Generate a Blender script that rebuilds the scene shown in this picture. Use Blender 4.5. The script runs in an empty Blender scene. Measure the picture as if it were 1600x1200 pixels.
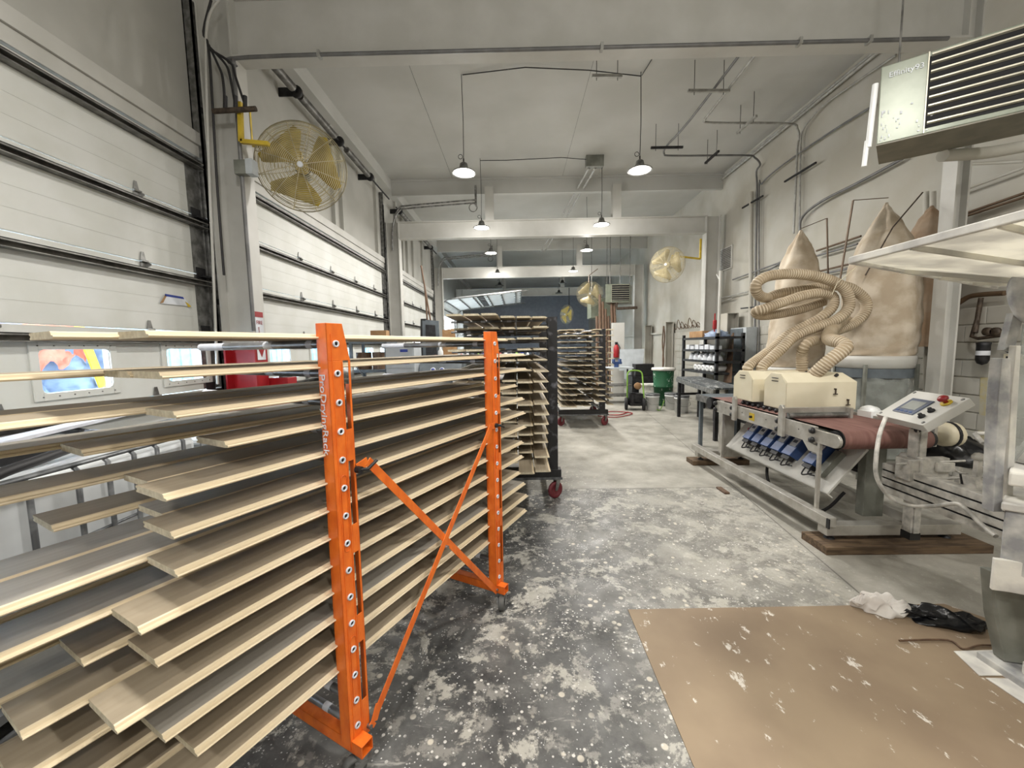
import bpy, math, random
from mathutils import Vector, Matrix
random.seed(7)
SC = bpy.context.scene
COL = SC.collection
PI = math.pi
# ------------------------------------------------------------------ camera
F = 620.0; EYE = 1.68
_P = math.atan(58 / F); _Y = math.atan((800 - 808) / F); _RO = 0.0165
_fw = Vector((math.sin(_Y) * math.cos(_P), math.cos(_Y) * math.cos(_P), -math.sin(_P)))
_r0 = Vector((math.cos(_Y), -math.sin(_Y), 0)); _u0 = _r0.cross(_fw)
_R = math.cos(_RO) * _r0 - math.sin(_RO) * _u0
_U = math.sin(_RO) * _r0 + math.cos(_RO) * _u0
cd = bpy.data.cameras.new('camera'); cam = bpy.data.objects.new('camera', cd); COL.objects.link(cam)
cd.sensor_width = 36; cd.lens = 36 * F / 1600; cd.clip_start = 0.02; cd.clip_end = 300
M = Matrix((( _R.x, _U.x, -_fw.x, 0), (_R.y, _U.y, -_fw.y, 0), (_R.z, _U.z, -_fw.z, EYE), (0, 0, 0, 1)))
cam.matrix_world = M
SC.camera = cam
SC.view_settings.view_transform = 'Standard'; SC.view_settings.look = 'None'
SC.view_settings.exposure = 0.42; SC.view_settings.gamma = 1.0
SC.view_settings.use_curve_mapping = False
# ------------------------------------------------------------------ world: overcast daylight
W = bpy.data.worlds.new('World'); SC.world = W; W.use_nodes = True
bg = W.node_tree.nodes['Background']
bg.inputs[0].default_value = (0.80, 0.90, 1.0, 1); bg.inputs[1].default_value = 13.0
LAMP_W = 60.0
LAMPS = [(-0.82, 6.8, 4.55), (2.07, 6.85, 4.55), (-0.78, 9.65, 4.50), (2.05, 9.7, 4.53),
         (-0.76, 12.8, 4.64), (2.14, 12.2, 4.53), (-0.71, 16.0, 4.58), (2.22, 15.6, 4.55)]
DARK_LAMPS = [(-0.75, 18.9, 4.55), (2.15, 18.6, 4.55), (-0.7, 22.5, 4.5), (2.3, 21.5, 4.5)]
BACK_LAMPS = [(-0.9, 0.9, 4.5), (2.1, 1.5, 4.55), (-0.9, -2.4, 4.5), (2.1, -2.2, 4.5), (4.3, -0.2, 4.5)]

def _ray(px, py):
    return (px - 800) / F * _R + (600 - py) / F * _U + _fw
def onx(px, py, x): d = _ray(px, py); return d * (x / d.x) + Vector((0, 0, EYE))
def ony(px, py, y): d = _ray(px, py); return d * (y / d.y) + Vector((0, 0, EYE))
def onz(px, py, z): d = _ray(px, py); return d * ((z - EYE) / d.z) + Vector((0, 0, EYE))
def pxof(p):
    v = Vector(p) - Vector((0, 0, EYE)); c = v.dot(_fw)
    return 800 + F * v.dot(_R) / c, 600 - F * v.dot(_U) / c

# ------------------------------------------------------------------ materials
def lin(c):
    return tuple(((v / 255) / 12.92 if v / 255 < .04045 else ((v / 255 + .055) / 1.055) ** 2.4) for v in c) + (1,)
def mat(name, rgb, rough=.6, metal=0, rgb2=None, scale=6, lo=.4, hi=.62, bump=0, bscale=60, stretch=(1, 1, 1), emit=None, es=0, detail=4, alpha=1, spec=.5):
    m = bpy.data.materials.new(name); m.use_nodes = True
    nt = m.node_tree; N = nt.nodes; L = nt.links; b = N['Principled BSDF']
    b.inputs['Roughness'].default_value = rough; b.inputs['Metallic'].default_value = metal
    b.inputs['Base Color'].default_value = lin(rgb); b.inputs['Specular IOR Level'].default_value = spec
    tc = N.new('ShaderNodeTexCoord'); mp = N.new('ShaderNodeMapping'); mp.inputs['Scale'].default_value = stretch
    L.new(tc.outputs['Object'], mp.inputs['Vector'])
    if rgb2 is None: rgb2 = tuple(max(0, c * .88) for c in rgb)
    n = N.new('ShaderNodeTexNoise'); n.inputs['Scale'].default_value = scale; n.inputs['Detail'].default_value = detail
    L.new(mp.outputs[0], n.inputs['Vector'])
    r = N.new('ShaderNodeValToRGB'); r.color_ramp.elements[0].position = lo; r.color_ramp.elements[1].position = hi
    r.color_ramp.elements[0].color = lin(rgb2); r.color_ramp.elements[1].color = lin(rgb)
    L.new(n.outputs['Fac'], r.inputs[0]); L.new(r.outputs[0], b.inputs['Base Color'])
    if bump:
        n2 = N.new('ShaderNodeTexNoise'); n2.inputs['Scale'].default_value = bscale; n2.inputs['Detail'].default_value = 3
        L.new(mp.outputs[0], n2.inputs['Vector'])
        bp = N.new('ShaderNodeBump'); bp.inputs['Strength'].default_value = bump; bp.inputs['Distance'].default_value = .01
        L.new(n2.outputs['Fac'], bp.inputs['Height']); L.new(bp.outputs[0], b.inputs['Normal'])
    if emit: b.inputs['Emission Color'].default_value = lin(emit); b.inputs['Emission Strength'].default_value = es
    if alpha < 1: b.inputs['Alpha'].default_value = alpha
    return m
MT = {}
MT['wall'] = mat('wall_paint', (180, 179, 173), .8, rgb2=(170, 169, 163), scale=1.3, bump=.05, bscale=30)
MT['wallr'] = mat('wall_paint_dusty', (182, 180, 172), .8, rgb2=(170, 166, 155), scale=1.1, bump=.08, bscale=25)
MT['ceil'] = mat('ceiling_paint', (188, 188, 184), .85, rgb2=(178, 178, 173), scale=.7)
MT['steel_white'] = mat('painted_steel', (194, 193, 188), .5, rgb2=(184, 183, 177), scale=2)
MT['door'] = mat('door_panel_paint', (208, 209, 205), .5, rgb2=(200, 201, 195), scale=2.5)
MT['strut'] = mat('galvanised_strut', (140, 139, 135), .45, .6, rgb2=(104, 103, 100), scale=9)
MT['galv'] = mat('galvanised_steel', (150, 150, 148), .4, .7, rgb2=(110, 110, 108), scale=14)
MT['alu'] = mat('aluminium', (196, 194, 188), .38, .55, rgb2=(172, 168, 160), scale=8)
MT['dark'] = mat('dark_steel', (52, 52, 54), .5, .4, rgb2=(34, 34, 36), scale=12)
MT['black'] = mat('black_paint', (30, 30, 32), .45, rgb2=(20, 20, 22), scale=18)
MT['blackrack'] = mat('worn_black_paint', (92, 92, 98), .5, rgb2=(22, 22, 25), scale=13, lo=.55, hi=.72)
MT['rubber'] = mat('rubber', (38, 38, 40), .7)
MT['wheel'] = mat('grey_rubber_tread', (92, 92, 90), .6)
MT['redwheel'] = mat('maroon_polyurethane', (112, 36, 44), .45)
MT['orange'] = mat('orange_powder_coat', (238, 122, 40), .38, rgb2=(218, 98, 28), scale=14, lo=.32, hi=.66, bump=.05, bscale=70, stretch=(1.6, 1.6, .9))
MT['tube'] = mat('grey_tube', (148, 148, 150), .35, .6, rgb2=(120, 120, 122), scale=10)
MT['tape'] = mat('white_tape', (226, 228, 236), .5)
MT['wood'] = mat('board_face', (168, 155, 134), .55, rgb2=(157, 144, 123), scale=3, stretch=(14, .7, 14), lo=.3, hi=.7, bump=.05, bscale=40)  # faces toned darker for shade from the boards above; edges stay paler
MT['wood_dark'] = mat('board_face_brown', (150, 136, 115), .55, rgb2=(139, 126, 106), scale=3, stretch=(14, .7, 14), lo=.3, hi=.7)
MT['wood_grey'] = mat('board_face_grey', (164, 159, 150), .5, rgb2=(150, 145, 135), scale=3, stretch=(14, .7, 14), lo=.3, hi=.7)  # grey boards; a whitish reflection is put into this tone too
MT['endgrain'] = mat('board_end', (206, 196, 172), .8, rgb2=(186, 175, 150), scale=60)
MT['edge'] = mat('board_edge', (228, 213, 184), .5, rgb2=(217, 200, 168), scale=3, stretch=(10, .5, 10))
MT['skid'] = mat('rough_timber', (112, 92, 70), .8, rgb2=(78, 62, 46), scale=5, stretch=(1, 8, 8), bump=.2)
MT['cream'] = mat('cream_paint', (224, 216, 192), .42, rgb2=(217, 208, 182), scale=3)
MT['belt'] = mat('abrasive_belt', (132, 98, 90), .7, rgb2=(106, 70, 64), scale=4, stretch=(9, 1, 1), lo=.3, hi=.7)
MT['hose'] = mat('dusty_hose', (202, 189, 167), .6, rgb2=(176, 160, 137), scale=9)
MT['hoseshade'] = mat('hose_groove_shade', (164, 146, 118), .7)  # darker hose colour that paints the shade between the ribs
MT['bag'] = mat('filter_cloth', (196, 185, 168), .9, rgb2=(172, 157, 136), scale=5, bump=.15, bscale=50)
MT['bagb'] = mat('filter_cloth_brown', (158, 140, 120), .9, rgb2=(146, 122, 98), scale=4, bump=.15)
MT['rod'] = mat('rusty_rod', (104, 84, 64), .6, .3)
MT['conduit'] = mat('painted_conduit', (172, 172, 168), .5, .2, rgb2=(150, 149, 144), scale=12)
MT['conduit_dark'] = mat('grey_conduit', (122, 122, 122), .5, .4)
MT['cable'] = mat('cable_black', (34, 33, 35), .55)
MT['yellow'] = mat('safety_yellow', (206, 178, 56), .45, rgb2=(186, 158, 44), scale=8)
MT['wire'] = mat('fan_wire', (200, 190, 158), .45, .3)
MT['blade'] = mat('fan_blade_yellow', (190, 168, 74), .45, rgb2=(172, 150, 60))
MT['blade_pale'] = mat('fan_blade_pale', (186, 172, 132), .45, rgb2=(170, 156, 116))
MT['inv'] = mat('inverter_blue', (52, 78, 128), .4, rgb2=(42, 66, 112))
MT['label_white'] = mat('label_white', (222, 226, 232), .5)
MT['red'] = mat('red_paint', (158, 22, 30), .45, rgb2=(140, 16, 24))
MT['screen'] = mat('screen_grey', (150, 154, 150), .25)
MT['screenframe'] = mat('screen_frame', (84, 92, 110), .4)
MT['whiteplastic'] = mat('white_plastic', (238, 240, 240), .4, rgb2=(228, 230, 230), scale=3)
MT['ibc'] = mat('white_tank', (222, 225, 226), .5, rgb2=(198, 202, 204), scale=2)
MT['cage'] = mat('cage_steel', (128, 130, 132), .4, .5, rgb2=(88, 90, 92), scale=12)
MT['slate'] = mat('slate_paint', (98, 106, 112), .5, rgb2=(84, 92, 98))
MT['cabgrey'] = mat('cabinet_grey', (186, 192, 196), .5, rgb2=(174, 180, 184))
MT['bluetape'] = mat('blue_tape', (40, 62, 150), .5)
MT['cardboard'] = mat('cardboard', (164, 130, 92), .8, rgb2=(146, 112, 76))
MT['brownwood'] = mat('brown_wood', (108, 84, 64), .6, rgb2=(88, 66, 50), scale=4, stretch=(6, 6, 1))
MT['green'] = mat('green_plastic', (18, 92, 56), .4, rgb2=(14, 78, 46))
MT['greentube'] = mat('lime_tube', (130, 176, 70), .4)
MT['heater'] = mat('heater_casing', (130, 136, 122), .35, .15, rgb2=(118, 124, 110), scale=5)
MT['heaterunder'] = mat('heater_base', (116, 112, 98), .5)
MT['louver'] = mat('louver_edge', (196, 192, 174), .4, .3)
MT['void'] = mat('opening_shade', (8, 8, 12), .8)  # near-black colour standing in for the shade inside openings
MT['dust'] = mat('dusty_white', (226, 224, 216), .75, rgb2=(188, 186, 182), scale=7, lo=.35, hi=.6, bump=.25, bscale=22)
MT['dustgrey'] = mat('dusty_grey', (204, 203, 198), .7, rgb2=(142, 143, 145), scale=9, lo=.38, hi=.66, bump=.2, bscale=30)
MT['mach'] = mat('machine_grey', (128, 130, 122), .55, rgb2=(104, 106, 98), scale=6)
MT['dirtyalu'] = mat('dusty_aluminium', (204, 201, 194), .5, .2, rgb2=(160, 158, 153), scale=16, lo=.35, hi=.6)
MT['film'] = mat('plastic_film', (190, 196, 192), .25, alpha=.45)
MT['blacksheet'] = mat('black_plastic_film', (14, 15, 18), .28, bump=.3, bscale=20)
MT['cloth'] = mat('white_cloth', (226, 222, 216), .9, rgb2=(206, 200, 194), bump=.3, bscale=25)
MT['bronze'] = mat('aged_fitting', (88, 76, 64), .6, .3, rgb2=(60, 50, 42), scale=20)
MT['farwall'] = mat('slate_wall', (156, 162, 174), .8, rgb2=(148, 154, 166))
MT['leaf'] = mat('foliage', (120, 160, 60), .8, rgb2=(60, 100, 36), scale=14)
MT['asphalt'] = mat('yard_ground', (188, 188, 186), .9)
MT['tarp_orange'] = mat('orange_tarp', (238, 138, 112), .6, rgb2=(214, 108, 84))
MT['tarp_blue'] = mat('blue_grey_tarp', (150, 166, 190), .5, rgb2=(112, 128, 156), scale=9)
MT['yardblue'] = mat('pale_blue_siding', (150, 190, 205), .6)
MT['wood_skid'] = MT['skid']
MT['lampglass'] = mat('lamp_lens', (255, 250, 235), .4, emit=(255, 246, 226), es=14)
MT['glow'] = mat('red_indicator', (140, 24, 30), .3)
MT['gl'] = None
def glass():
    m = bpy.data.materials.new('window_glass'); m.use_nodes = True
    N = m.node_tree.nodes; L = m.node_tree.links; N.remove(N['Principled BSDF'])
    t = N.new('ShaderNodeBsdfTransparent'); t.inputs[0].default_value = (.9, .95, 1, 1)
    g = N.new('ShaderNodeBsdfGlossy'); g.inputs['Roughness'].default_value = .05
    x = N.new('ShaderNodeMixShader'); x.inputs[0].default_value = .08
    L.new(t.outputs[0], x.inputs[1]); L.new(g.outputs[0], x.inputs[2]); L.new(x.outputs[0], N['Material Output'].inputs[0])
    return m
MT['glass'] = glass()
def sheet():
    m = mat('translucent_dusty_sheet', (236, 234, 226), .7, rgb2=(206, 204, 198), scale=5, stretch=(1, 1, 1)); N = m.node_tree.nodes; L = m.node_tree.links
    b = N['Principled BSDF']; t = N.new('ShaderNodeBsdfTranslucent'); src = b.inputs['Base Color'].links[0].from_socket; L.new(src, t.inputs[0])
    x = N.new('ShaderNodeMixShader'); x.inputs[0].default_value = .55; L.new(b.outputs[0], x.inputs[1]); L.new(t.outputs[0], x.inputs[2]); L.new(x.outputs[0], N['Material Output'].inputs[0]); return m
MT['sheet'] = sheet()

def floor_mat():
    m = bpy.data.materials.new('stained_concrete'); m.use_nodes = True
    nt = m.node_tree; N = nt.nodes; L = nt.links; b = N['Principled BSDF']
    tc = N.new('ShaderNodeNewGeometry'); P = tc.outputs['Position']
    def noise(s, d=5, r=.6, v=P, dist=0):
        n = N.new('ShaderNodeTexNoise'); n.inputs['Scale'].default_value = s; n.inputs['Detail'].default_value = d
        n.inputs['Roughness'].default_value = r; n.inputs['Distortion'].default_value = dist; L.new(v, n.inputs['Vector']); return n.outputs['Fac']
    def ramp(x, a, c, ca=0., cb=1.):
        r = N.new('ShaderNodeMapRange'); r.inputs[1].default_value = a; r.inputs[2].default_value = c
        r.inputs[3].default_value = ca; r.inputs[4].default_value = cb; r.clamp = True; L.new(x, r.inputs[0]); return r.outputs[0]
    def mth(op, a, b_):
        q = N.new('ShaderNodeMath'); q.operation = op; q.use_clamp = op != 'SUBTRACT'
        for i, v in enumerate((a, b_)):
            if isinstance(v, (int, float)): q.inputs[i].default_value = v
            else: L.new(v, q.inputs[i])
        return q.outputs[0]
    def mixc(f, a, c):
        x = N.new('ShaderNodeMix'); x.data_type = 'RGBA'
        L.new(f, x.inputs[0])
        for i, v in ((6, a), (7, c)):
            if isinstance(v, tuple): x.inputs[i].default_value = v
            else: L.new(v, x.inputs[i])
        return x.outputs[2]
    sp = N.new('ShaderNodeSeparateXYZ'); L.new(P, sp.inputs[0])
    wob = noise(1.2, 3)
    yw = mth('ADD', 0, 0)
    # base concrete colours
    light = mixc(ramp(noise(2.2, 6), .35, .65), lin((140, 137, 128)), lin((180, 177, 168)))
    dark = mixc(ramp(noise(1.7, 7, .7), .36, .66), lin((42, 43, 44)), lin((114, 114, 112)))
    # painted / worn zone: near slab, Y < 4.55 and X < 2.5
    zy = ramp(sp.outputs['Y'], 4.56, 4.53)
    zx = N.new('ShaderNodeMath'); zx.operation = 'MULTIPLY_ADD'; L.new(sp.outputs['Y'], zx.inputs[0]); zx.inputs[1].default_value = -.13; L.new(sp.outputs['X'], zx.inputs[2])
    zxm = ramp(zx.outputs[0], 1.98, 1.90)
    zone = mth('MULTIPLY', zy, zxm)
    # fades lighter to the right within the near slab
    fade = ramp(sp.outputs['X'], .3, 2.1)
    nearm = mth('MULTIPLY', zone, mth('SUBTRACT', 1.0, mth('MULTIPLY', fade, .62)))
    lowleft = mth('MULTIPLY', mth('MULTIPLY', ramp(sp.outputs['X'], 1.3, .2), ramp(sp.outputs['Y'], 6.8, 4.6)), .45)
    nearm = mth('MAXIMUM', nearm, lowleft)
    base = mixc(nearm, light, dark)
    # white worn patches
    pat = ramp(noise(3.1, 9, .74, dist=.3), .535, .575)
    patr = ramp(noise(2.6, 10, .78, dist=.4), .47, .54)
    patm = mth('MAXIMUM', mth('MULTIPLY', pat, zone), mth('MULTIPLY', mth('MULTIPLY', patr, zone), fade))
    base = mixc(mth('MULTIPLY', patm, .85), base, mixc(noise(9), lin((150, 146, 134)), lin((206, 204, 196))))
    base = mixc(mth('MULTIPLY', mth('MULTIPLY', ramp(noise(7.5, 8, .7), .54, .59), zone), .7), base, lin((150, 148, 142)))
    # round paint drops
    for sc, th, th2, col in ((11, .19, .14, (206, 200, 186)), (24, .20, .15, (216, 214, 208)), (55, .22, .15, (206, 206, 204))):
        v = N.new('ShaderNodeTexVoronoi'); v.inputs['Scale'].default_value = sc; L.new(P, v.inputs['Vector'])
        keep = ramp(noise(sc * .16, 2, .5), .45, .52)
        f = mth('MULTIPLY', mth('MULTIPLY', ramp(v.outputs['Distance'], th, th2), keep), ramp(nearm, 0., .35, .25, .9))
        base = mixc(f, base, lin(col))
    # streaks
    mp = N.new('ShaderNodeMapping'); mp.inputs['Scale'].default_value = (.5, 3.2, 1); mp.inputs['Rotation'].default_value = (0, 0, .5); L.new(P, mp.inputs[0])
    st = ramp(noise(5, 8, .75, mp.outputs[0]), .60, .68)
    base = mixc(mth('MULTIPLY', st, .45), base, lin((204, 202, 194)))
    # slab joints
    j1 = mth('COMPARE', sp.outputs['Y'], 4.55); j1.node.inputs[2].default_value = .006
    q = N.new('ShaderNodeMath'); q.operation = 'COMPARE'; L.new(zx.outputs[0], q.inputs[0]); q.inputs[1].default_value = 1.94; q.inputs[2].default_value = .006
    base = mixc(mth('MULTIPLY', mth('MAXIMUM', j1, q.outputs[0]), .6), base, lin((50, 48, 44)))
    L.new(base, b.inputs['Base Color'])
    L.new(ramp(noise(4, 5), .3, .7, .32, .6), b.inputs['Roughness'])
    bp = N.new('ShaderNodeBump'); bp.inputs['Strength'].default_value = .12; bp.inputs['Distance'].default_value = .005
    L.new(noise(30, 6), bp.inputs['Height']); L.new(bp.outputs[0], b.inputs['Normal'])
    return m
MT['floor'] = floor_mat()
def mat_splat(name, c1, c2, spl, dens=.57):
    m = mat(name, c1, .6, rgb2=c2, scale=1.6); nt = m.node_tree; N = nt.nodes; L = nt.links; b = N['Principled BSDF']
    src = b.inputs['Base Color'].links[0].from_socket
    tc = N.new('ShaderNodeTexCoord'); mp = N.new('ShaderNodeMapping'); mp.inputs['Scale'].default_value = (1.6, .9, 1); mp.inputs['Rotation'].default_value = (0, 0, .6)
    L.new(tc.outputs['Object'], mp.inputs[0])
    n = N.new('ShaderNodeTexNoise'); n.inputs['Scale'].default_value = 9; n.inputs['Detail'].default_value = 9; n.inputs['Roughness'].default_value = .72; L.new(mp.outputs[0], n.inputs['Vector'])
    n2 = N.new('ShaderNodeTexNoise'); n2.inputs['Scale'].default_value = 1.8; L.new(mp.outputs[0], n2.inputs['Vector'])
    a = N.new('ShaderNodeMath'); a.operation = 'MULTIPLY_ADD'; L.new(n2.outputs['Fac'], a.inputs[0]); a.inputs[1].default_value = .25; L.new(n.outputs['Fac'], a.inputs[2])
    r = N.new('ShaderNodeMapRange'); r.inputs[1].default_value = dens + .2; r.inputs[2].default_value = dens + .235; L.new(a.outputs[0], r.inputs[0])
    x = N.new('ShaderNodeMix'); x.data_type = 'RGBA'; L.new(r.outputs[0], x.inputs[0]); L.new(src, x.inputs[6]); x.inputs[7].default_value = lin(spl)
    L.new(x.outputs[2], b.inputs['Base Color']); return m
MT['matting'] = mat_splat('brown_floor_sheet', (154, 136, 112), (136, 118, 97), (218, 212, 202), .535)

# ------------------------------------------------------------------ mesh builder
ROOT = {}
class MB:
    def __init__(s): s.v = []; s.f = []; s.m = []; s.s = []; s.mi = 0
    def add(s, vs, fs, smooth=False):
        o = len(s.v); s.v += [tuple(v) for v in vs]
        for f in fs: s.f.append(tuple(i + o for i in f)); s.m.append(s.mi); s.s.append(smooth)
        return s
    def mat(s, i): s.mi = i; return s
    def bx(s, x0, x1, y0, y1, z0, z1):
        if x0 > x1: x0, x1 = x1, x0
        if y0 > y1: y0, y1 = y1, y0
        if z0 > z1: z0, z1 = z1, z0
        return s.add([(x0, y0, z0), (x1, y0, z0), (x1, y1, z0), (x0, y1, z0), (x0, y0, z1), (x1, y0, z1), (x1, y1, z1), (x0, y1, z1)],
                     [(0, 3, 2, 1), (4, 5, 6, 7), (0, 1, 5, 4), (1, 2, 6, 5), (2, 3, 7, 6), (3, 0, 4, 7)])
    def box(s, o, a, b, c):      # corner + three edge vectors
        o, a, b, c = map(Vector, (o, a, b, c))
        vs = [o, o + a, o + a + b, o + b, o + c, o + a + c, o + a + b + c, o + b + c]
        fs = [(0, 3, 2, 1), (4, 5, 6, 7), (0, 1, 5, 4), (1, 2, 6, 5), (2, 3, 7, 6), (3, 0, 4, 7)]
        if a.cross(b).dot(c) < 0: fs = [f[::-1] for f in fs]
        return s.add(vs, fs)
    def bar(s, p, q, w, h, up=(0, 0, 1)):   # rectangular bar between two points
        p, q, up = Vector(p), Vector(q), Vector(up); d = q - p
        n = d.cross(up).normalized(); u = n.cross(d).normalized()
        return s.box(p - n * w / 2 - u * h / 2, d, n * w, u * h)
    def prism(s, poly, vec):
        poly = [Vector(p) for p in poly]; vec = Vector(vec); n = len(poly)
        nv = Vector((0, 0, 0))
        for i in range(n): nv += poly[i].cross(poly[(i + 1) % n])
        if nv.dot(vec) > 0: poly = poly[::-1]
        vs = poly + [p + vec for p in poly]
        fs = [tuple(range(n)), tuple(range(2 * n - 1, n - 1, -1))] + [((i + 1) % n, i, n + i, n + (i + 1) % n) for i in range(n)]
        return s.add(vs, fs)
    def tube(s, pts, r, seg=10, closed=False, cap=True, smooth=True):
        pts = [Vector(p) for p in pts]; n = len(pts); rs = r if isinstance(r, (list, tuple)) else [r] * n
        T = []
        for i in range(n):
            a = pts[i - 1] if (i > 0 or closed) else pts[i]; b = pts[(i + 1) % n] if (i < n - 1 or closed) else pts[i]
            T.append((b - a).normalized())
        nr = T[0].orthogonal().normalized(); vs = []
        for i in range(n):
            nr = (nr - T[i] * nr.dot(T[i]));
            nr = nr.normalized() if nr.length > 1e-6 else T[i].orthogonal().normalized()
            bn = T[i].cross(nr)
            for k in range(seg):
                a = 2 * PI * k / seg; vs.append(pts[i] + (nr * math.cos(a) + bn * math.sin(a)) * rs[i])
        fs = []
        for i in range(n if closed else n - 1):
            j = (i + 1) % n
            for k in range(seg): k2 = (k + 1) % seg; fs.append((i * seg + k, i * seg + k2, j * seg + k2, j * seg + k))
        s.add(vs, fs, smooth)
        if cap and not closed:
            s.add(vs[:seg], [tuple(range(seg - 1, -1, -1))]); s.add(vs[-seg:], [tuple(range(seg))])
        return s
    def cyl(s, p, q, r, seg=16, r2=None): return s.tube([p, q], [r, r if r2 is None else r2], seg)
    def lathe(s, prof, o, ax=(0, 0, 1), seg=20, smooth=True, cap=False):   # prof: (radius, height)
        ax = Vector(ax).normalized(); a = ax.orthogonal().normalized(); b = ax.cross(a); o = Vector(o); vs = []
        for r, h in prof:
            for k in range(seg): t = 2 * PI * k / seg; vs.append(o + ax * h + (a * math.cos(t) + b * math.sin(t)) * r)
        fs = [(i * seg + k, i * seg + (k + 1) % seg, (i + 1) * seg + (k + 1) % seg, (i + 1) * seg + k) for i in range(len(prof) - 1) for k in range(seg)]
        s.add(vs, fs, smooth)
        if cap: s.add(vs[:seg], [tuple(range(seg - 1, -1, -1))]); s.add(vs[-seg:], [tuple(range(seg))])
        return s
    def ring(s, o, ax, R, r, seg=32, cs=6):
        ax = Vector(ax).normalized(); a = ax.orthogonal().normalized(); b = ax.cross(a); o = Vector(o)
        return s.tube([o + (a * math.cos(2 * PI * k / seg) + b * math.sin(2 * PI * k / seg)) * R for k in range(seg)], r, cs, closed=True)
    def build(s, name, mt, parent=None, bevel=0, kind=None, label=None):
        me = bpy.data.meshes.new(name)
        vs = s.v
        if parent is not None:
            inv = ROOT[parent.name]; vs = [inv @ Vector(v) for v in vs]; loc = None
        else:
            xs, ys, zs = zip(*vs); loc = Vector(((min(xs) + max(xs)) / 2, (min(ys) + max(ys)) / 2, min(zs)))
            vs = [Vector(v) - loc for v in vs]
        me.from_pydata([tuple(v) for v in vs], [], s.f); 
        for m in (mt if isinstance(mt, (list, tuple)) else [mt]): me.materials.append(MT[m] if isinstance(m, str) else m)
        me.polygons.foreach_set('material_index', s.m); me.polygons.foreach_set('use_smooth', s.s); me.update()
        o = bpy.data.objects.new(name, me); COL.objects.link(o)
        if loc is not None: o.location = loc; ROOT[o.name] = Matrix.Translation(loc).inverted()
        else: o.parent = parent; ROOT[o.name] = ROOT[parent.name]
        if bevel:
            b = o.modifiers.new('bevel', 'BEVEL'); b.width = bevel; b.segments = 2; b.limit_method = 'ANGLE'; b.angle_limit = .6
        if kind: o['kind'] = kind
        if label: o['label'] = label
        return o
def tag(o, label, cat, group=None, kind=None):
    o['label'] = label; o['category'] = cat
    if group: o['group'] = group
    if kind: o['kind'] = kind
    return o
def thing(name, label, cat, loc=(0, 0, 0), rz=0, group=None, kind=None):
    o = bpy.data.objects.new(name, None); COL.objects.link(o); o.location = loc; o.rotation_euler = (0, 0, rz); o.empty_display_size = .1
    ROOT[o.name] = (Matrix.Translation(Vector(loc)) @ Matrix.Rotation(rz, 4, 'Z')).inverted()
    return tag(o, label, cat, group, kind)
def frame(name, kind='structure', loc=(0, 0, 0)):
    o = bpy.data.objects.new(name, None); COL.objects.link(o); o.location = loc
    ROOT[o.name] = Matrix.Translation(Vector(loc)).inverted(); o['kind'] = kind; return o
def dup(root, loc, rz=None, label=None, group=None):
    r = root.copy(); COL.objects.link(r); r.location = loc
    if rz is not None: r.rotation_euler = (0, 0, rz)
    if label: r['label'] = label
    if group: r['group'] = group
    for ch in list(root.children):
        c = ch.copy(); COL.objects.link(c); c.parent = r
        for g in list(ch.children):
            d = g.copy(); COL.objects.link(d); d.parent = c
    return r
def smooth_path(pts, n=8):
    P = [Vector(p) for p in pts]; out = []
    for i in range(len(P) - 1):
        p0 = P[max(0, i - 1)]; p1 = P[i]; p2 = P[i + 1]; p3 = P[min(len(P) - 1, i + 2)]
        for k in range(n):
            t = k / n
            out.append(.5 * ((2 * p1) + (p2 - p0) * t + (2 * p0 - 5 * p1 + 4 * p2 - p3) * t * t + (3 * p1 - p0 - 3 * p2 + p3) * t ** 3))
    out.append(P[-1]); return out
def text_mesh(name, body, size, mt, parent, o, xdir, ydir, fit=None, off=.002):
    cu = bpy.data.curves.new(name, 'FONT'); cu.body = body; cu.size = size; cu.extrude = .0008
    t = bpy.data.objects.new('t', cu); COL.objects.link(t)
    dg = bpy.context.evaluated_depsgraph_get(); me = bpy.data.meshes.new_from_object(t.evaluated_get(dg))
    bpy.data.objects.remove(t)
    x = Vector(xdir).normalized(); y = Vector(ydir).normalized(); z = x.cross(y); y = z.cross(x)
    w = max(v.co.x for v in me.vertices); k = (fit / w) if fit else 1
    inv = ROOT[parent.name] if parent else Matrix.Identity(4)
    for v in me.vertices: v.co = inv @ (Vector(o) + x * v.co.x * k + y * v.co.y * (min(k, 1) if fit else 1) + z * (v.co.z + off))
    me.materials.clear(); me.materials.append(MT[mt])
    ob = bpy.data.objects.new(name, me); COL.objects.link(ob)
    if parent: ob.parent = parent; ROOT[ob.name] = ROOT[parent.name]
    return ob
ORD = ['top', 'second', 'third', 'fourth', 'fifth', 'sixth', 'seventh', 'eighth', 'ninth', 'tenth', 'eleventh', 'twelfth', 'thirteenth', 'fourteenth', 'fifteenth']
# ================================================================== THE SETTING
XL, XR, ZC = -3.4, 5.4, 6.05
MB().bx(-3.7, 5.7, -6, 30, -.12, 0).build('floor', 'floor', kind='structure')
MB().bx(-3.7, 5.7, -6, 30, ZC, ZC + .12).build('ceiling', 'ceil', kind='structure')
DOORS = [(-5.4, -.65), (-.55, 4.38), (4.95, 10.3), (10.95, 16.3), (17.1, 22.0)]
DTOP = 3.72
w = MB()
ys = [-6] + [v for d in DOORS[1:] for v in d] + [30]
for i in range(0, len(ys), 2): w.bx(XL - .2, XL, ys[i], ys[i + 1], 0, ZC)
for a, b in DOORS[1:]: w.bx(XL - .2, XL, a, b, DTOP, ZC)
w.build('wall_left', 'wall', kind='structure')
wr = frame('wall_right'); ROOT['wall_right'] = Matrix.Identity(4)
MB().bx(XR, XR + .2, -6, 30, 0, ZC).build('wall_surface', 'wallr', wr)
bl = MB().bx(0, .06, 0, .395, 0, .197); proto = None
rows = 10
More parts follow.
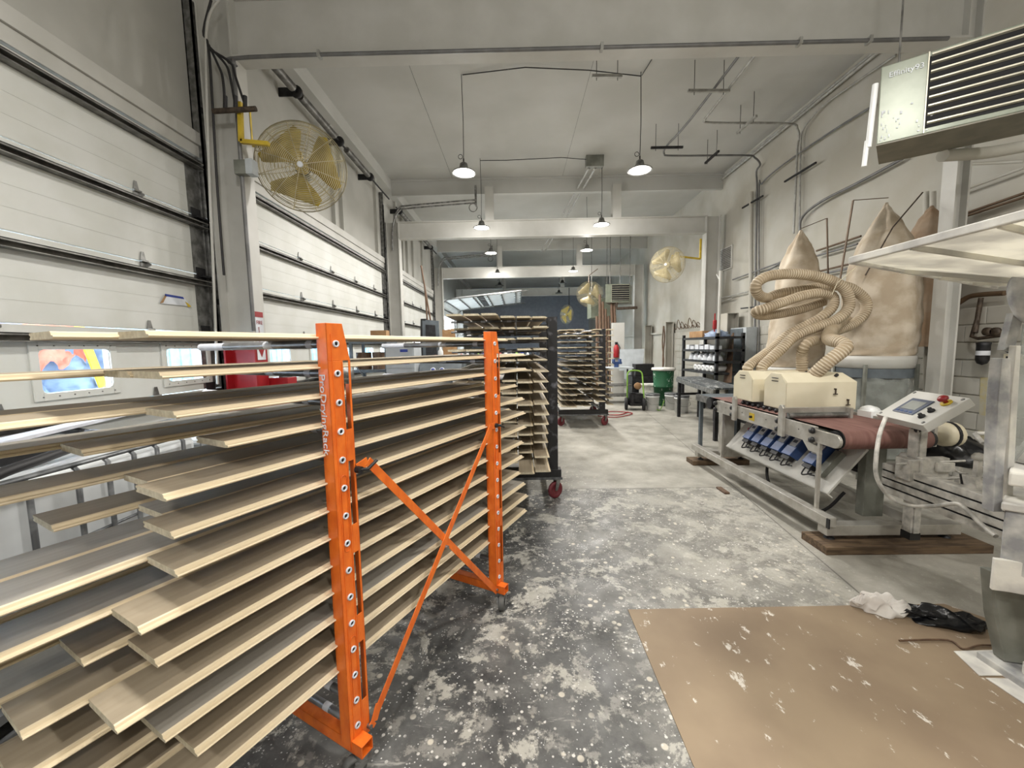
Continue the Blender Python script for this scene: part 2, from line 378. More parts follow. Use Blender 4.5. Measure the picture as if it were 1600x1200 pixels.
for r in range(rows):
    for k in range(27):
        y0 = 2.4 + k * .405 + (r % 2) * .2
        if len([1 for c in wr.children]) > 295: break
        if proto is None:
            q = MB().bx(XR - .06, XR, y0, y0 + .397, .01, .199).build('concrete_block', 'wallr', wr, bevel=.006); proto = q; q0 = (y0, .01)
        else:
            q = proto.copy(); COL.objects.link(q); q.parent = wr
            q.location = (random.uniform(-.003, .003), y0 - q0[0], r * .205)
MB().bx(XR - .05, XR, 13.6, 30, 0, 2.06).bx(XR - .045, XR, 2.4, 13.6, 0, 2.05).build('wall_base', 'wallr', wr)
MB().bx(-3.7, 5.7, -6.2, -6, 0, ZC).build('wall_back', 'wall', kind='structure')
MB().bx(-3.7, 5.7, 30, 30.2, 0, ZC).build('wall_far', 'farwall', kind='structure')
MB().bx(XR - .13, XR - .0, 13.7, 29, 2.06, 2.12).build('trim_1', 'wallr', kind='structure')
# soffit and header bands under the ceiling
MB().bx(XL, XL + .2, -6, 30, 5.78, ZC).build('trim_2', 'ceil', kind='structure')
for i, (y, zb) in enumerate(((4.9, 5.66), (10.75, 5.66), (16.75, 5.62), (22.75, 5.62))):
    MB().bx(XL + .2, XR, y, y + .1, zb, ZC).bx(XL + .2, XR, y - .05, y, ZC - .05, ZC).build('trim_%d' % (i + 3), 'ceil', kind='structure', bevel=.004)
for k, x in enumerate((-1.6, 1.25)):
    MB().bx(x, x + .006, 4.95, 10.7, ZC - .004, ZC).build('trim_%d' % (k + 7), 'strut', kind='structure')

# ------------------------------------------------------------------ steel frames
def ibeam(y, x0, x1, zb, zt, fw=.2):
    m = MB(); m.bx(x0, x1, y - fw / 2, y + fw / 2, zb, zb + .022); m.bx(x0, x1, y - fw / 2, y + fw / 2, zt - .022, zt)
    m.bx(x0, x1, y - .008, y + .008, zb + .022, zt - .022); return m
def hcol(y, xin, xout, z0, z1, fw=.22):
    m = MB(); m.bx(xin - .01, xin + .01, y - fw / 2, y + fw / 2, z0, z1); m.bx(xout - .01, xout + .01, y - fw / 2, y + fw / 2, z0, z1)
    m.bx(min(xin, xout), max(xin, xout), y - .007, y + .007, z0, z1); return m
FR = [(4.5, -2.92, 4.68, 4.74, 5.36), (10.6, -3.0, 4.9, 4.5, 4.93), (16.6, -3.0, 4.85, 4.5, 4.93), (22.6, -3.0, 4.9, 4.5, 4.93)]
for i, (y, xa, xb, zb, zt) in enumerate(FR):
    fr = thing('steel_portal_frame', ['white steel portal frame nearest the camera, with the red band on its left column',
        'white steel portal frame second from the camera, its right column beside the yellow bracket fan',
        'white steel portal frame third from the camera, just in front of the raised overhead door',
        'white steel portal frame deepest in the hall beyond the raised overhead door'][i], 'steel frame', (xa, y, 0), 0, None)
    ibeam(y, xa, xb, zb, zt).build('beam', 'steel_white', fr)
    c = hcol(y, xa, xa - .33, 1.71 if i == 0 else 0, zt)
    c.build('column', 'steel_white', fr)
    if i == 0: hcol(y, xa, xa - .33, 0, 1.71).build('column_foot', 'red', fr, label='red painted lower column')
    hcol(y, xb, xb + (.34 if i else .13), 0, zt, .22 if i else .15).build('column', 'steel_white', fr)
    for x in ((-.75, 2.5) if i else (-.8, 2.35)):
        MB().bx(x, x + .22, y - .1, y - .09, zt, ZC - .3).bx(x, x + .22, y + .09, y + .1, zt, ZC - .3).bx(x + .1, x + .115, y - .09, y + .09, zt, ZC - .3).build('stub_post', 'steel_white', fr)
    MB().prism([(xa, y - .006, zb), (xa + .3, y - .006, zb), (xa, y - .006, zb - .3)], (0, .012, 0)).build('knee_plate', 'steel_white', fr) if i > 3 else None

# ------------------------------------------------------------------ overhead doors
JT = [.05, .67, 1.28, 1.89, 2.50, 3.11, 3.72]
def garage_door(n, y0, y1, wins, hinges):
    d = frame('door_%d' % n, loc=(XL, y0, 0))
    for k in range(6):
        z0, z1 = JT[k] + .004, JT[k + 1] - .004
        m = MB(); X = XL + .045
        wz = [(1.37, 1.75)] if k == 2 else []
        if k == 2:
            cuts = [(c - .24, c + .24) for c in wins]; e = y0
            m.bx(XL, X, y0, y1, z0, 1.40); m.bx(XL, X, y0, y1, 1.72, z1)
            for a, b in cuts: m.bx(XL, X, e, a, 1.40, 1.72); e = b
            m.bx(XL, X, e, y1, 1.40, 1.72)
        else:
            m.bx(XL, X - .002, y0, y1, z0, z1)
            h = (z1 - z0) / 4
            for q in range(4): m.bx(X - .002, X, y0, y1, z0 + q * h + .0025, z0 + (q + 1) * h - .0025)
        m.build('door_panel', 'door', d)
    for c in wins:
        m = MB(); o = (c - .30, c + .30, 1.35, 1.77); i_ = (c - .245, c + .245, 1.405, 1.715); X = XL + .045
        m.bx(X, X + .014, o[0], i_[0], o[2], o[3]).bx(X, X + .014, i_[1], o[1], o[2], o[3]).bx(X, X + .014, i_[0], i_[1], o[2], i_[2]).bx(X, X + .014, i_[0], i_[1], i_[3], o[3])
        for sy in (i_[0], i_[1]):
            for sz in (i_[2], i_[3]):
                dy = .035 if sy == i_[0] else -.035; dz = .035 if sz == i_[2] else -.035
                m.prism([(X, sy, sz), (X, sy + dy, sz), (X, sy + dy * .3, sz + dz * .3), (X, sy, sz + dz)], (.012, 0, 0))
        f = m.build('window_frame', 'door', d, bevel=.004)
        MB().bx(XL + .02, XL + .026, c - .25, c + .25, 1.39, 1.73).build('window_pane', 'glass', f)
        s = MB()
        for q in range(6):
            for zz in (1.378, 1.742): s.cyl((X + .014, c - .25 + q * .1, zz), (X + .018, c - .25 + q * .1, zz), .005, 6)
        s.build('screws', 'strut', f, kind='stuff')
    for z in (1.22, 1.829, 2.438, 3.048, 3.66):
        m = MB(); X = XL + .045
        m.bx(X, X + .075, y0 + .02, y1 - .02, z - .006, z).bx(X, X + .075, y0 + .02, y1 - .02, z - .06, z - .054).bx(X, X + .006, y0 + .02, y1 - .02, z - .06, z).bx(X + .069, X + .075, y0 + .02, y1 - .02, z - .018, z)
        m.build('strut', 'strut', d)
    for e in (y0, y1 - .19):
        for k in range(6): MB().bx(XL + .045, XL + .048, e, e + .19, JT[k] + .006, JT[k + 1] - .006).build('end_stile', 'galv', d)
    for zi in range(1, 6):
        for hy in hinges:
            z = JT[zi]; X = XL + .05
            m = MB().prism([(X, hy - .03, z), (X, hy + .03, z), (X, hy + .012, z + .085), (X, hy - .012, z + .085)], (.006, 0, 0)).bx(X, X + .006, hy - .032, hy + .032, z - .055, z).cyl((X + .014, hy - .034, z), (X + .014, hy + .034, z), .012, 8)
            m.prism([(X + .006, hy + .02, z - .05), (X + .045, hy + .03, z - .03), (X + .045, hy + .03, z - .015), (X + .006, hy + .02, z + .0)], (0, .006, 0))
            m.build('hinge', 'galv', d)
        z = JT[zi]; X = XL + .05; yy = y1 - .16
        MB().bx(X, X + .006, yy, yy + .12, z - .06, z + .07).bx(X, X + .05, yy + .02, yy + .2, z - .03, z - .024).cyl((X + .03, yy + .04, z - .015), (X + .03, yy + .22, z - .015), .012, 8).build('roller_bracket', 'dark', d)
    MB().bx(XL + .03, XL + .055, y0, y1, 0.0, .05).build('bottom_seal', 'rubber', d)
    return d
d1 = garage_door(1, *DOORS[1], (-.05, .97, 1.98, 2.99, 4.01), (-.2, 1.35, 2.5, 3.62))
d2 = garage_door(2, *DOORS[2], (5.6, 6.7, 7.85, 9.0, 9.98), (5.2, 6.27, 7.34, 8.42, 9.52))
d3 = garage_door(3, *DOORS[3], (11.5, 12.6, 13.7, 14.8, 15.9), (11.9, 13.0, 14.1, 15.3))
for i, (a, b) in enumerate(DOORS[1:4]):
    MB().bx(XL, XL + .05, a - .1, b + .12, 3.74, 3.86).bx(XL, XL + .075, a - .1, b + .12, 3.86, 3.99).build('trim_%d' % (12 + i), 'steel_white', kind='structure', bevel=.004)
# studs on the left wall above the doors
for i, y in enumerate((5.1, 7.6, 7.95, 9.9, 11.5, 12.1, 12.6, 13.3, 14.6)):
    MB().bx(XL, XL + .07, y, y + .12, 3.99, 5.78).build('trim_%d' % (15 + i), 'wall', kind='structure')
# tracks beside the doors
for i, (y, lab) in enumerate(((4.4, 'grey galvanised door track right of the nearest overhead door'), (10.32, 'galvanised door track left of the second frame column'), (16.32, 'galvanised door track left of the third frame column'))):
    t = thing('door_track', lab, 'door track', (XL, y, 0))
    MB().bx(XL, XL + .1, y + .0, y + .012, 0, 5.6).bx(XL, XL + .012, y, y + .07, 0, 5.6).bx(XL + .08, XL + .1, y, y + .055, 0, 5.3).build('track_angle', 'galv', t)
    MB().bx(XL, XL + .05, y + .10, y + .17, 0, 3.9).build('jamb_gap_shade', 'black', t, label='black strip for the shade in the jamb gap')  # solid black strip painted in place of the gap's shade
    MB().bx(XL + .06, XL + .09, y + .13, y + .16, 0, 4.9).bx(XL + .06, XL + .08, y + .08, y + .1, 0, 4.9).build('guide_rail', 'galv', t)
    m = MB()
    for z in (.8, 1.6, 2.2, 2.8, 3.4, 4.2): m.bx(XL + .1, XL + .106, y + .01, y + .05, z, z + .06)
    m.build('bracket_slots', 'dark', t, kind='stuff')
# torsion shafts above the doors
for i, (a, b) in enumerate(((4.7, 10.3), (10.9, 16.2))):
    t = thing('torsion_shaft', ['dark torsion shaft with coiled springs high on the left wall behind the large yellow fan', 'dark torsion shaft high on the left wall beyond the second frame'][i], 'door shaft', (-3.14, a, 5.3))
    MB().cyl((-3.14, a, 5.42), (-3.14, b, 5.42), .018, 8).build('shaft', 'dark', t)
    for s0, s1 in ((a + .4, a + 1.3), (a + 1.5, a + 2.6), (a + 3.1, a + 4.2)):
        n = 90; MB().tube([(-3.14, s0 + (s1 - s0) * k / n, 5.42) for k in range(n + 1)], [.052 + (.008 if k % 2 else 0) for k in range(n + 1)], 10).build('spring', 'strut', t)
    for yy in (a + .3, a + 1.4, a + 2.8, a + 4.3):
        MB().lathe([(.02, -.02), (.085, -.02), (.085, .02), (.02, .02)], (-3.14, yy, 5.42), (0, 1, 0), 14).bx(-3.4, -3.14, yy - .01, yy + .01, 5.36, 5.48).build('bearing_plate', 'dark', t)
# raised door 4
d4 = frame('door_4', loc=(XL, 17.1, 0))
pts = [(-3.35, 3.15), (-3.28, 3.45), (-3.05, 3.70), (-2.45, 3.80), (-1.84, 3.86), (-1.23, 3.92), (-.62, 3.98), (0, 4.04), (.25, 4.06)]
for k in range(len(pts) - 1):
    (x0, z0), (x1, z1) = pts[k], pts[k + 1]; dx, dz = (x1 - x0), (z1 - z0)
    MB().box((x0 + dx * .02, 17.25, z0 + dz * .02), (dx * .96, 0, dz * .96), (0, 4.6, 0), (0, 0, .04)).build('door_panel', 'whiteplastic', d4)
    MB().bx(x1 - .02, x1 + .02, 17.25, 21.85, z1 - .05, z1 - .004).build('strut', 'strut', d4)
    m = MB()
    for yy in (17.9, 18.8, 19.7, 20.6, 21.4): m.bx(x1 - .07, x1 - .035, yy, yy + .05, z1 - .03, z1 - .01)
    m.build('hinges', 'strut', d4, kind='stuff')
for q in range(7): MB().box((-1.7, 17.5 + q * .6, 3.855), (.3, 0, .03), (0, .38, 0), (0, 0, .008)).build('door_window', 'black', d4)
for yy in (17.15, 21.95):
    MB().tube(smooth_path([(-3.3, yy, .1), (-3.3, yy, 2.8), (-3.25, yy, 3.3), (-3.0, yy, 3.68), (-2.4, yy, 3.78), (.5, yy, 4.06)], 4), .025, 6).build('track', 'galv', d4)
# ------------------------------------------------------------------ yard seen through the openings
MB().bx(-60, -3.7, -20, 60, -.2, -.12).build('yard_ground', 'asphalt', kind='structure')
tr = thing('tree', 'green leafy tree outside the raised overhead door', 'tree', (-9.5, 26, -.12))
MB().cyl((-9.5, 26, -.12), (-9.5, 26, 2.5), .15, 8, .1).build('trunk', 'brownwood', tr)
m = MB()
for k in range(900):
    u = Vector((random.gauss(0, 1), random.gauss(0, 1), random.gauss(0, 1))).normalized() * random.uniform(.6, 1) ** .5
    p = Vector((-9.5, 26, 2.6)) + Vector((u.x * 2.6, u.y * 3.4, u.z * 2.2)); a = Vector((random.gauss(0, 1), random.gauss(0, 1), random.gauss(0, 1))).normalized() * .22; b = a.orthogonal().normalized() * .14
    m.add([p - a, p + b, p + a, p - b], [(0, 1, 2, 3)])
m.build('foliage', 'leaf', tr, kind='stuff')
o = MB().bx(-8.6, -8.2, 6, 24, -.12, 2.6); 
for k in range(60): o.bx(-8.2, -8.17, 6 + k * .3, 6.13 + k * .3, -.12, 2.6)
tag(o.build('yard_fence', 'yardblue'), 'pale blue ribbed fence outside seen through the overhead door windows', 'fence')
tp = thing('tarp_stack', 'stack outside the nearest door window under orange and blue grey tarps with a yellow strap', 'tarp', (-4.9, 4.0, -.12))
m = MB(); n = 16; g = []
for i in range(n):
    for j in range(n):
        g.append((-4.45 - .25 * math.sin(i * .8 + j * .5) * .4 - random.random() * .06, 3.45 + i * .95 / n, .9 + j * 1.2 / n))
m.add(g, [(i * n + j, (i + 1) * n + j, (i + 1) * n + j + 1, i * n + j + 1) for i in range(n - 1) for j in range(n - 1)], True)
m.build('blue_tarp', 'tarp_blue', tp)
m = MB(); g = []
for i in range(n):
    for j in range(n): g.append((-4.34 - random.random() * .05, 3.5 + i * .5 / n, 1.52 - .06 * math.sin(i * .9) + j * .7 / n + .008 * i))
m.add(g, [(i * n + j, (i + 1) * n + j, (i + 1) * n + j + 1, i * n + j + 1) for i in range(n - 1) for j in range(n - 1)], True)
m.build('orange_tarp', 'tarp_orange', tp)
MB().box((-4.3, 4.06, 1.2), (-.02, 0, 0), (0, .08, 0), (0, -.2, .75)).build('strap', 'yellow', tp)
MB().bx(-5.4, -4.6, 3.45, 4.4, -.12, 1.95).build('stack_body', 'tarp_blue', tp)
# ================================================================== DRYING RACKS
P0 = Vector((-.66, 1.42, 0)); D = Vector((.456, .890, 0)).normalized(); Nn = Vector((-D.y, D.x, 0)); TH = -math.atan2(D.x, D.y)
def RP(u, v, z): return P0 + D * u + Nn * v + Vector((0, 0, z))
def u_at(px, v, z, lo=-1.15, hi=2.6):
    for _ in range(40):
        m = (lo + hi) / 2
        if pxof(RP(m, v, z))[0] < px: lo = m
        else: hi = m
    return (lo + hi) / 2
LV = [1.718 - .1073 * i for i in range(15)]
def board_mesh(L, wd=.165, th=.018, face='wood', rnd=0):
    r = .0015
    pr = [(-.002, 0, 1), (.012, .001, 1), (.015, .005, 1), (.013, .0085, 1), (.001, .0095, 1), (-.001, .0165, 1), (-.006, .019, 0), (-wd + .003, .019, 1), (-wd, .0165, 1), (-wd, .012, 1), (-wd + .007, .011, 1), (-wd + .007, .006, 1), (-wd, .0045, 1), (-wd + .002, 0, 0)]
    n = len(pr); m = MB()
    vs = [(x, 0, z) for x, z, _ in pr] + [(x, L, z) for x, z, _ in pr]
    for i in range(n):
        j = (i + 1) % n; m.mat(pr[i][2]); m.add([vs[i], vs[j], vs[n + j], vs[n + i]], [(0, 1, 2, 3)][:1])
        m.f[-1] = m.f[-1]
    m.mat(2); m.add(vs[:n], [tuple(range(n))]); m.add(vs[n:], [tuple(range(n - 1, -1, -1))])
    m.f = [f[::-1] for f in m.f]
    me = bpy.data.meshes.new('wood_board'); me.from_pydata(m.v, [], m.f)
    for q in (face, 'edge', 'endgrain'): me.materials.append(MT[q])
    me.polygons.foreach_set('material_index', m.m); me.update(); return me
def board(loc, rz, L, label, group, face='wood', wd=.165):
    o = bpy.data.objects.new('wood_board', board_mesh(L, wd, face=face)); COL.objects.link(o)
    o.location = loc; o.rotation_euler = (0, 0, rz); return tag(o, label, 'board', group)
def caster(parent, x, y, z0, r, mt, ang=0):
    d = Vector((math.cos(ang), math.sin(ang), 0)); a = Vector((-d.y, d.x, 0)); c = Vector((x, y, r)) - d * .03
    f = MB(); f.cyl((x, y, z0), (x, y, z0 - .03), .028, 12)
    for s in (-1, 1):
        b = c + a * s * .024; t = Vector((x, y, z0 - .03)) + a * s * .024
        f.prism([t - d * .03, t + d * .03, b + d * .018, b - d * .018], a * s * .004)
    f.box(Vector((x, y, z0 - .034)) - d * .03 - a * .028, d * .06, a * .056, (0, 0, .006))
    f.cyl(c - a * .032, c + a * .032, .007, 8)
    f = f.build('caster_fork', 'galv', parent)
    MB().lathe([(.012, -.017), (r * .62, -.012), (r * .66, -.019), (r * .92, -.019), (r, -.012), (r, .012), (r * .92, .019), (r * .66, .019), (r * .62, .012), (.012, .017), (.012, -.017)], c, a, 20).build('wheel', mt, f)

rack = thing('drying_rack', 'orange steel drying rack on casters loaded with wooden boards, nearest the camera', 'rack', tuple(P0), TH)
uR = [None, None]; ridge = -.016; right = .082
for pi, u0 in enumerate((0, 1.135)):
    a, b = u0 - .022, u0 + .075       # face edges along the rack
    zt, zb = 1.775, .118
    m = MB()
    g = lambda u, v, z: RP(u, v, z)
    def plate(u1, u2, z1, z2, v0=0, t=.004): m.box(g(u1, v0, z1), D * (u2 - u1), Nn * t, (0, 0, z2 - z1))
    sl = [(1.382, 1.640), (1.01, 1.26), (.642, .897), (.279, .525)]
    s0, s1 = b - .033, b - .009
    plate(a, s0, zb, 1.64); e = 1.64
    for z1, z2 in sl:
        if e > z2: plate(s0, b, z2, e)
        plate(s1, b, z1, z2); e = z1
    plate(s0, b, zb, e)
    m.prism([g(a, 0, 1.64), g(b, 0, 1.64), g(b - .028, 0, zt), g(a, 0, zt)], Nn * .004)
    m.box(g(a, 0, zb), D * .004, Nn * .055, (0, 0, zt - zb))          # side return facing the near end
    m.box(g(a, .051, zb), D * .02, Nn * .004, (0, 0, zt - zb))
    m.box(g(b - .004, 0, zb), D * .004, Nn * .03, (0, 0, 1.55 - zb))
    # shallow pressed ribs on the face
    m.box(g(a + .016, -.003, zb + .02), D * .003, Nn * .004, (0, 0, 1.60)); m.box(g(s0 - .008, -.003, zb + .02), D * .003, Nn * .004, (0, 0, 1.50))
    post = m.build('post', 'orange', rack, bevel=.0015)
    for zz in ((.30, .56), (.93, 1.2)):
        q = MB(); uu = a + .038; pts = []
        for k in range(13):
            t = PI * k / 12; pts.append(g(uu + .013 * math.cos(t), -.0015, zz[1] + .013 * math.sin(t)))
        for k in range(13):
            t = PI + PI * k / 12; pts.append(g(uu + .013 * math.cos(t), -.0015, zz[0] + .013 * math.sin(t)))
        q.tube(pts, .0016, 5, closed=True).build('pressed_slot', 'orange', post)
    uc = a + .036
    for i, z in enumerate(LV):
        q = MB(); z_ = z - .0165
        q.tube([g(uc, .006, z_), g(uc, .93, z_)], .016, 12)
        t = q.build('tube', 'tube', rack)
        MB().lathe([(.0075, -.012), (.0075, .004), (.0125, .004), (.0125, -.012)], g(uc, -.002, z_), -Nn, 14).build('tube_end', 'tape', t)
        MB().cyl(g(uc, 0, z_), g(uc, -.001, z_), .008, 12).build('tube_bore', 'void', t)  # black disc paints the shaded inside of the tube
        for v0, v1 in ((.115 + .02 * (i % 3), .15 + .02 * (i % 3)), (.36, .42), (.72, .93)):
            MB().lathe([(.0164, v0), (.0164, v1)], g(uc, 0, z_), Nn, 12).build('tape_band', 'tape', t)
    # base channel with open end
    q = MB()
    for (du, z0, w_, h_) in ((-.005, .105, .055, .004), (-.005, .151, .055, .004), (-.005, .105, .004, .05), (.046, .105, .004, .05)):
        q.box(g(a + du + .01, -.055, z0), D * w_, Nn * 1.06, (0, 0, h_))
    q.build('base_channel', 'orange', rack, bevel=.001)
    for v in (-.02, .93): p = g(uc, v, 0); caster(rack, p.x, p.y, .105, .045, 'wheel', .5 + pi)
# rear post tie bars and braces
q = MB(); u_a, u_b = .053, 1.113 - .0
def brace(k1, k2, k3):
    m = MB(); w_ = .036
    A, B, C_ = (RP(*k) for k in (k1, k2, k3))
    m.bar(A, B, .004, w_, (0, 0, 1)); m.bar(B, C_, .004, w_, (0, 0, 1)); 
    return m.build('brace', 'orange', rack, bevel=.001)
brace((.075, -.006, 1.225), (.125, -.008, 1.24), (1.105, -.008, .125))
brace((1.113, -.014, 1.20), (1.065, -.014, 1.205), (.105, -.014, .19))
brace((.07, -.012, .145), (.085, -.013, .155), (.115, -.014, .215))
c = RP(.592, -.02, .665)
MB().cyl(c + Nn * .01, c - Nn * .008, .011, 8).build('bolt', 'galv', rack)
c = RP(.065, -.01, .15); MB().cyl(c + Nn * .01, c - Nn * .008, .009, 8).build('bolt', 'galv', rack)
c = RP(1.10, -.01, .14); MB().cyl(c + Nn * .01, c - Nn * .008, .009, 8).build('bolt', 'galv', rack)
for (u, z) in ((.075, 1.22), (1.118, 1.20)):
    MB().cyl(RP(u, -.004, z), RP(u, -.028, z), .014, 12).tube([RP(u, -.022, z), RP(u + .03, -.03, z - .004), RP(u + .075, -.032, z + (-.024 if u > 1 else .02))], [.009, .007, .006], 8).build('clamp_lever', 'black', rack)
text_mesh('lettering', 'ProDryingRack', .042, 'tape', rack, RP(-.022, .046, 1.595) - D * .0005, (0, 0, -1), -Nn, fit=.30)
# boards on the orange rack
RB = [250, 250, 272, 352, 256, 268, 274, 217, 243, 180, 255, 305, 330]
FB = [789, 819, 822, 806, 817, 819, 820, 816, 816, 811, 819, 823, 821]
faces = ['wood', 'wood', 'wood', 'wood_dark', 'wood', 'wood', 'wood', 'wood', 'wood_dark', 'wood', 'wood_grey', 'wood_dark', 'wood']
for i in range(13):
    z = LV[i] + .0005
    un = u_at(RB[i], .055, z) if i < 12 else -.60; uf = u_at(FB[i], .055, z)
    if i == 0: un = -.50; uf = 1.40
    b = board(RP(un, .055, z), TH, uf - un, 'pale wooden board nearest the aisle on the %s tube level of the orange rack' % ORD[i], 'aisle side boards on the orange rack', faces[i])
SEC = {0: (.235, 156, 'wood'), 1: (.225, 200, 'wood'), 2: (.25, -260, 'wood'), 3: (.33, 128, 'wood'), 4: (.225, 232, 'wood'), 5: (.225, 255, 'wood_grey'), 6: (.24, None, 'wood_grey'), 7: (.235, None, 'wood_grey'), 8: (.235, 128, 'wood_dark'), 9: (.24, 33, 'wood'), 10: (.235, None, 'wood'), 11: (.23, None, 'wood_dark'), 12: (.24, None, 'wood')}
THD = {1: (.42, -.95), 2: (.43, -.9), 3: (.52, -1.0), 4: (.42, -1.0), 5: (.42, -.62), 6: (.42, -.95), 7: (.43, -1.0), 8: (.42, -.8), 9: (.43, -.95), 10: (.43, -.7), 11: (.42, -.9)}
for i in range(13):
    v, px, fc = SEC[i]; z = LV[i] + .0005
    un = u_at(px, v, z) if px else -.72 - .05 * (i % 3)
    if i in (0,): un = -.62
    if i in (6, 7): un = -.95
    board(RP(max(un, -1.1), v, z), TH, 1.55 - max(un, -1.1) + .1 * (i % 3), 'wooden board second from the aisle on the %s tube level of the orange rack' % ORD[i], 'middle boards on the orange rack', fc)
    if i in THD:
        v3, u3 = THD[i]
        board(RP(u3, v3, z), TH, 1.5 - u3, 'wooden board farthest from the aisle on the %s tube level of the orange rack' % ORD[i], 'far side boards on the orange rack', ['wood_grey', 'wood', 'wood_dark'][i % 3])
# ---- black rack behind
def black_rack(x0, x1, y0, y1, zt, lab, xpost, pw, levels, gap, z0):
    r = thing('drying_rack', lab, 'rack', ((x0 + x1) / 2, (y0 + y1) / 2, 0))
    for y in (y0, y1 - .09):
        MB().bx(xpost, xpost + pw, y, y + .09, .33, zt).build('post', 'blackrack', r, bevel=.004)
        MB().bx(x0, x1 + .03, y - .01, y + .1, .25, .335).build('base_beam', 'black', r, bevel=.003)
        for k in range(levels):
            z = z0 - k * gap
            t = MB().tube([(x0 + .02, y + .045, z - .012), (xpost, y + .045, z - .012)], .0115, 10).build('tube', 'tube', r)
            for xx in (x0 + .16, x0 + .34, x0 + .62): MB().lathe([(.0127, 0), (.0127, .05)], (xx + .02 * (k % 3), y + .045, z - .012), (1, 0, 0), 10).build('tape_band', 'tape', t)
    for x in (x1 - .05, x0 + .02): MB().bx(x, x + .05, y0 + .1, y1 - .1, .25, .30).build('side_rail', 'black', r)
    MB().bx(x0, x1 + .04, y0 - .02, y0 - .008, .225, .25).build('bumper', 'cage', r)
    for x in (x0 + .08, x1 - .01):
        for y in (y0 + .05, y1 - .1): caster(r, x, y, .25, .095, 'redwheel', .6 if y < y0 + .5 else 2.4)
    return r
black_rack(-.72, .44, 4.25, 5.75, 1.99, 'black painted drying rack with scuffed post, directly behind the orange rack', .325, .11, 15, .1073, 1.965)
for k in range(15):
    z = 1.9655 - k * .1073
    for c in range(6 if k < 7 else 4):
        x = .30 - c * .160
        yn = 4.06 - .06 * ((k * 3 + c * 5) % 4) - (.28 if c > 2 and k % 3 == 0 else 0) - (.18 if (k in (8, 14) and c in (0, 1)) else 0)
        if k == 0 and c > 3: yn = 3.62
        if (k, c) in ((3, 2), (6, 3), (4, 5), (8, 3)): continue
        board((x, yn, z), random.uniform(-.004, .004), 2.1 + .1 * ((k + c) % 4), 'narrow wooden board %s from the black post on the %s level of the black rack' % (['first', 'second', 'third', 'fourth', 'fifth', 'sixth'][c], ORD[k]), 'boards on the black rack', ['wood', 'wood_dark', 'wood'][(k + c) % 3], .136)
# ---- third rack
black_rack(.86, 1.87, 8.25, 9.9, 2.02, 'dark drying rack crowded with boards, farther down the hall right of the black rack', 1.72, .12, 14, .118, 1.99)
for k in range(14):
    z = 1.9905 - k * .118
    for c in range(5):
        if (k * 5 + c) % 11 == 3: continue
        x = 1.02 + c * .158; yn = 8.02 - .06 * ((k * 2 + c) % 4)
        if c == 4: x = 1.70; 
        if k > 8 and c == 4: x = 1.715; yn = 7.75
        board((x, yn, z), random.uniform(-.03, .03) if k < 6 else random.uniform(-.006, .006), 2.0 + .12 * ((k + c) % 3), 'wooden board %s from the left on the %s level of the far dark rack' % (['first', 'second', 'third', 'fourth', 'fifth'][c], ORD[k]), 'boards on the far dark rack', ['wood_grey', 'wood', 'wood_dark'][(k + c) % 3], .14)
    # short stubs right of the post
    board((1.97, 8.12, z), 0, 1.9, 'single wooden board right of the post on the %s level of the far dark rack' % ORD[k], 'right hand boards on the far dark rack', 'wood', .11)

# ================================================================== LAMPS
def make_lamp(x, y, z, lab, lit=True, cordtop=6.05, pw=1):
    t = thing('pendant_lamp', lab, 'lamp', (x, y, z), 0, 'high bay lamps')
    MB().tube([(x, y, cordtop), (x + .01, y, (z + cordtop) / 2), (x, y, z + .2)], .006, 6).build('cord', 'cable', t)
    MB().ring((x - .05, y, z + .24), (0, 1, 0), .035, .005, 14, 5).tube([(x, y, z + .21), (x, y, z + .12)], .012, 8).build('hook', 'cable', t)
    MB().lathe([(.03, .15), (.06, .13), (.075, .06), (.09, .035), (.185, .0), (.2, -.012), (.196, -.022), (.17, -.018)], (x, y, z), (0, 0, 1), 24).build('housing', 'black' if not lit else 'galv', t)
    MB().lathe([(.168, -.016), (.13, -.026), (.001, -.03)], (x, y, z), (0, 0, 1), 24).build('lens', 'lampglass' if lit else 'screen', t)
    if lit:
        ld = bpy.data.lights.new('lamp_light', 'AREA'); ld.shape = 'DISK'; ld.size = .33; ld.energy = LAMP_W * pw; ld.color = (1.0, .965, .915)
        lo = bpy.data.objects.new('lamp_light', ld); COL.objects.link(lo); lo.parent = t; lo.location = (0, 0, -.04)
        l2 = bpy.data.lights.new('lamp_fill', 'POINT'); l2.energy = LAMP_W * pw * .62; l2.shadow_soft_size = .1; l2.color = ld.color  # second light added at the lamp to raise ceiling and upper walls
        lg = bpy.data.objects.new('lamp_fill', l2); COL.objects.link(lg); lg.parent = t; lg.location = (0, 0, -.16)
    return t
LL = ['big lit pendant lamp hanging at the left, nearest pair of the hall', 'big lit pendant lamp hanging at the right, nearest pair of the hall',
      'lit pendant lamp left, hanging in front of the second steel beam', 'lit pendant lamp right, hanging in front of the second steel beam',
      'lit pendant lamp left, just below the second steel beam', 'lit pendant lamp right, just below the second steel beam',
      'small lit pendant lamp left, in front of the third steel beam', 'small lit pendant lamp right, in front of the third steel beam']
for p, l in zip(LAMPS, LL): make_lamp(*p, l)
for p, l in zip(DARK_LAMPS, ('unlit dark pendant lamp left, above the raised overhead door', 'unlit dark pendant lamp right, beyond the third beam near the hanging fan', 'small unlit pendant lamp deep in the hall at the left', 'small unlit pendant lamp deep in the hall at the right')): make_lamp(*p, l, False)
for p, l in zip(BACK_LAMPS, ('lit pendant lamp over the orange rack above the frame', 'lit pendant lamp over the brown floor sheet above the frame', 'lit pendant lamp behind the camera at the left', 'lit pendant lamp behind the camera at the right', 'lit pendant lamp near the unit heater above the frame')): make_lamp(*p, l, pw=.92)

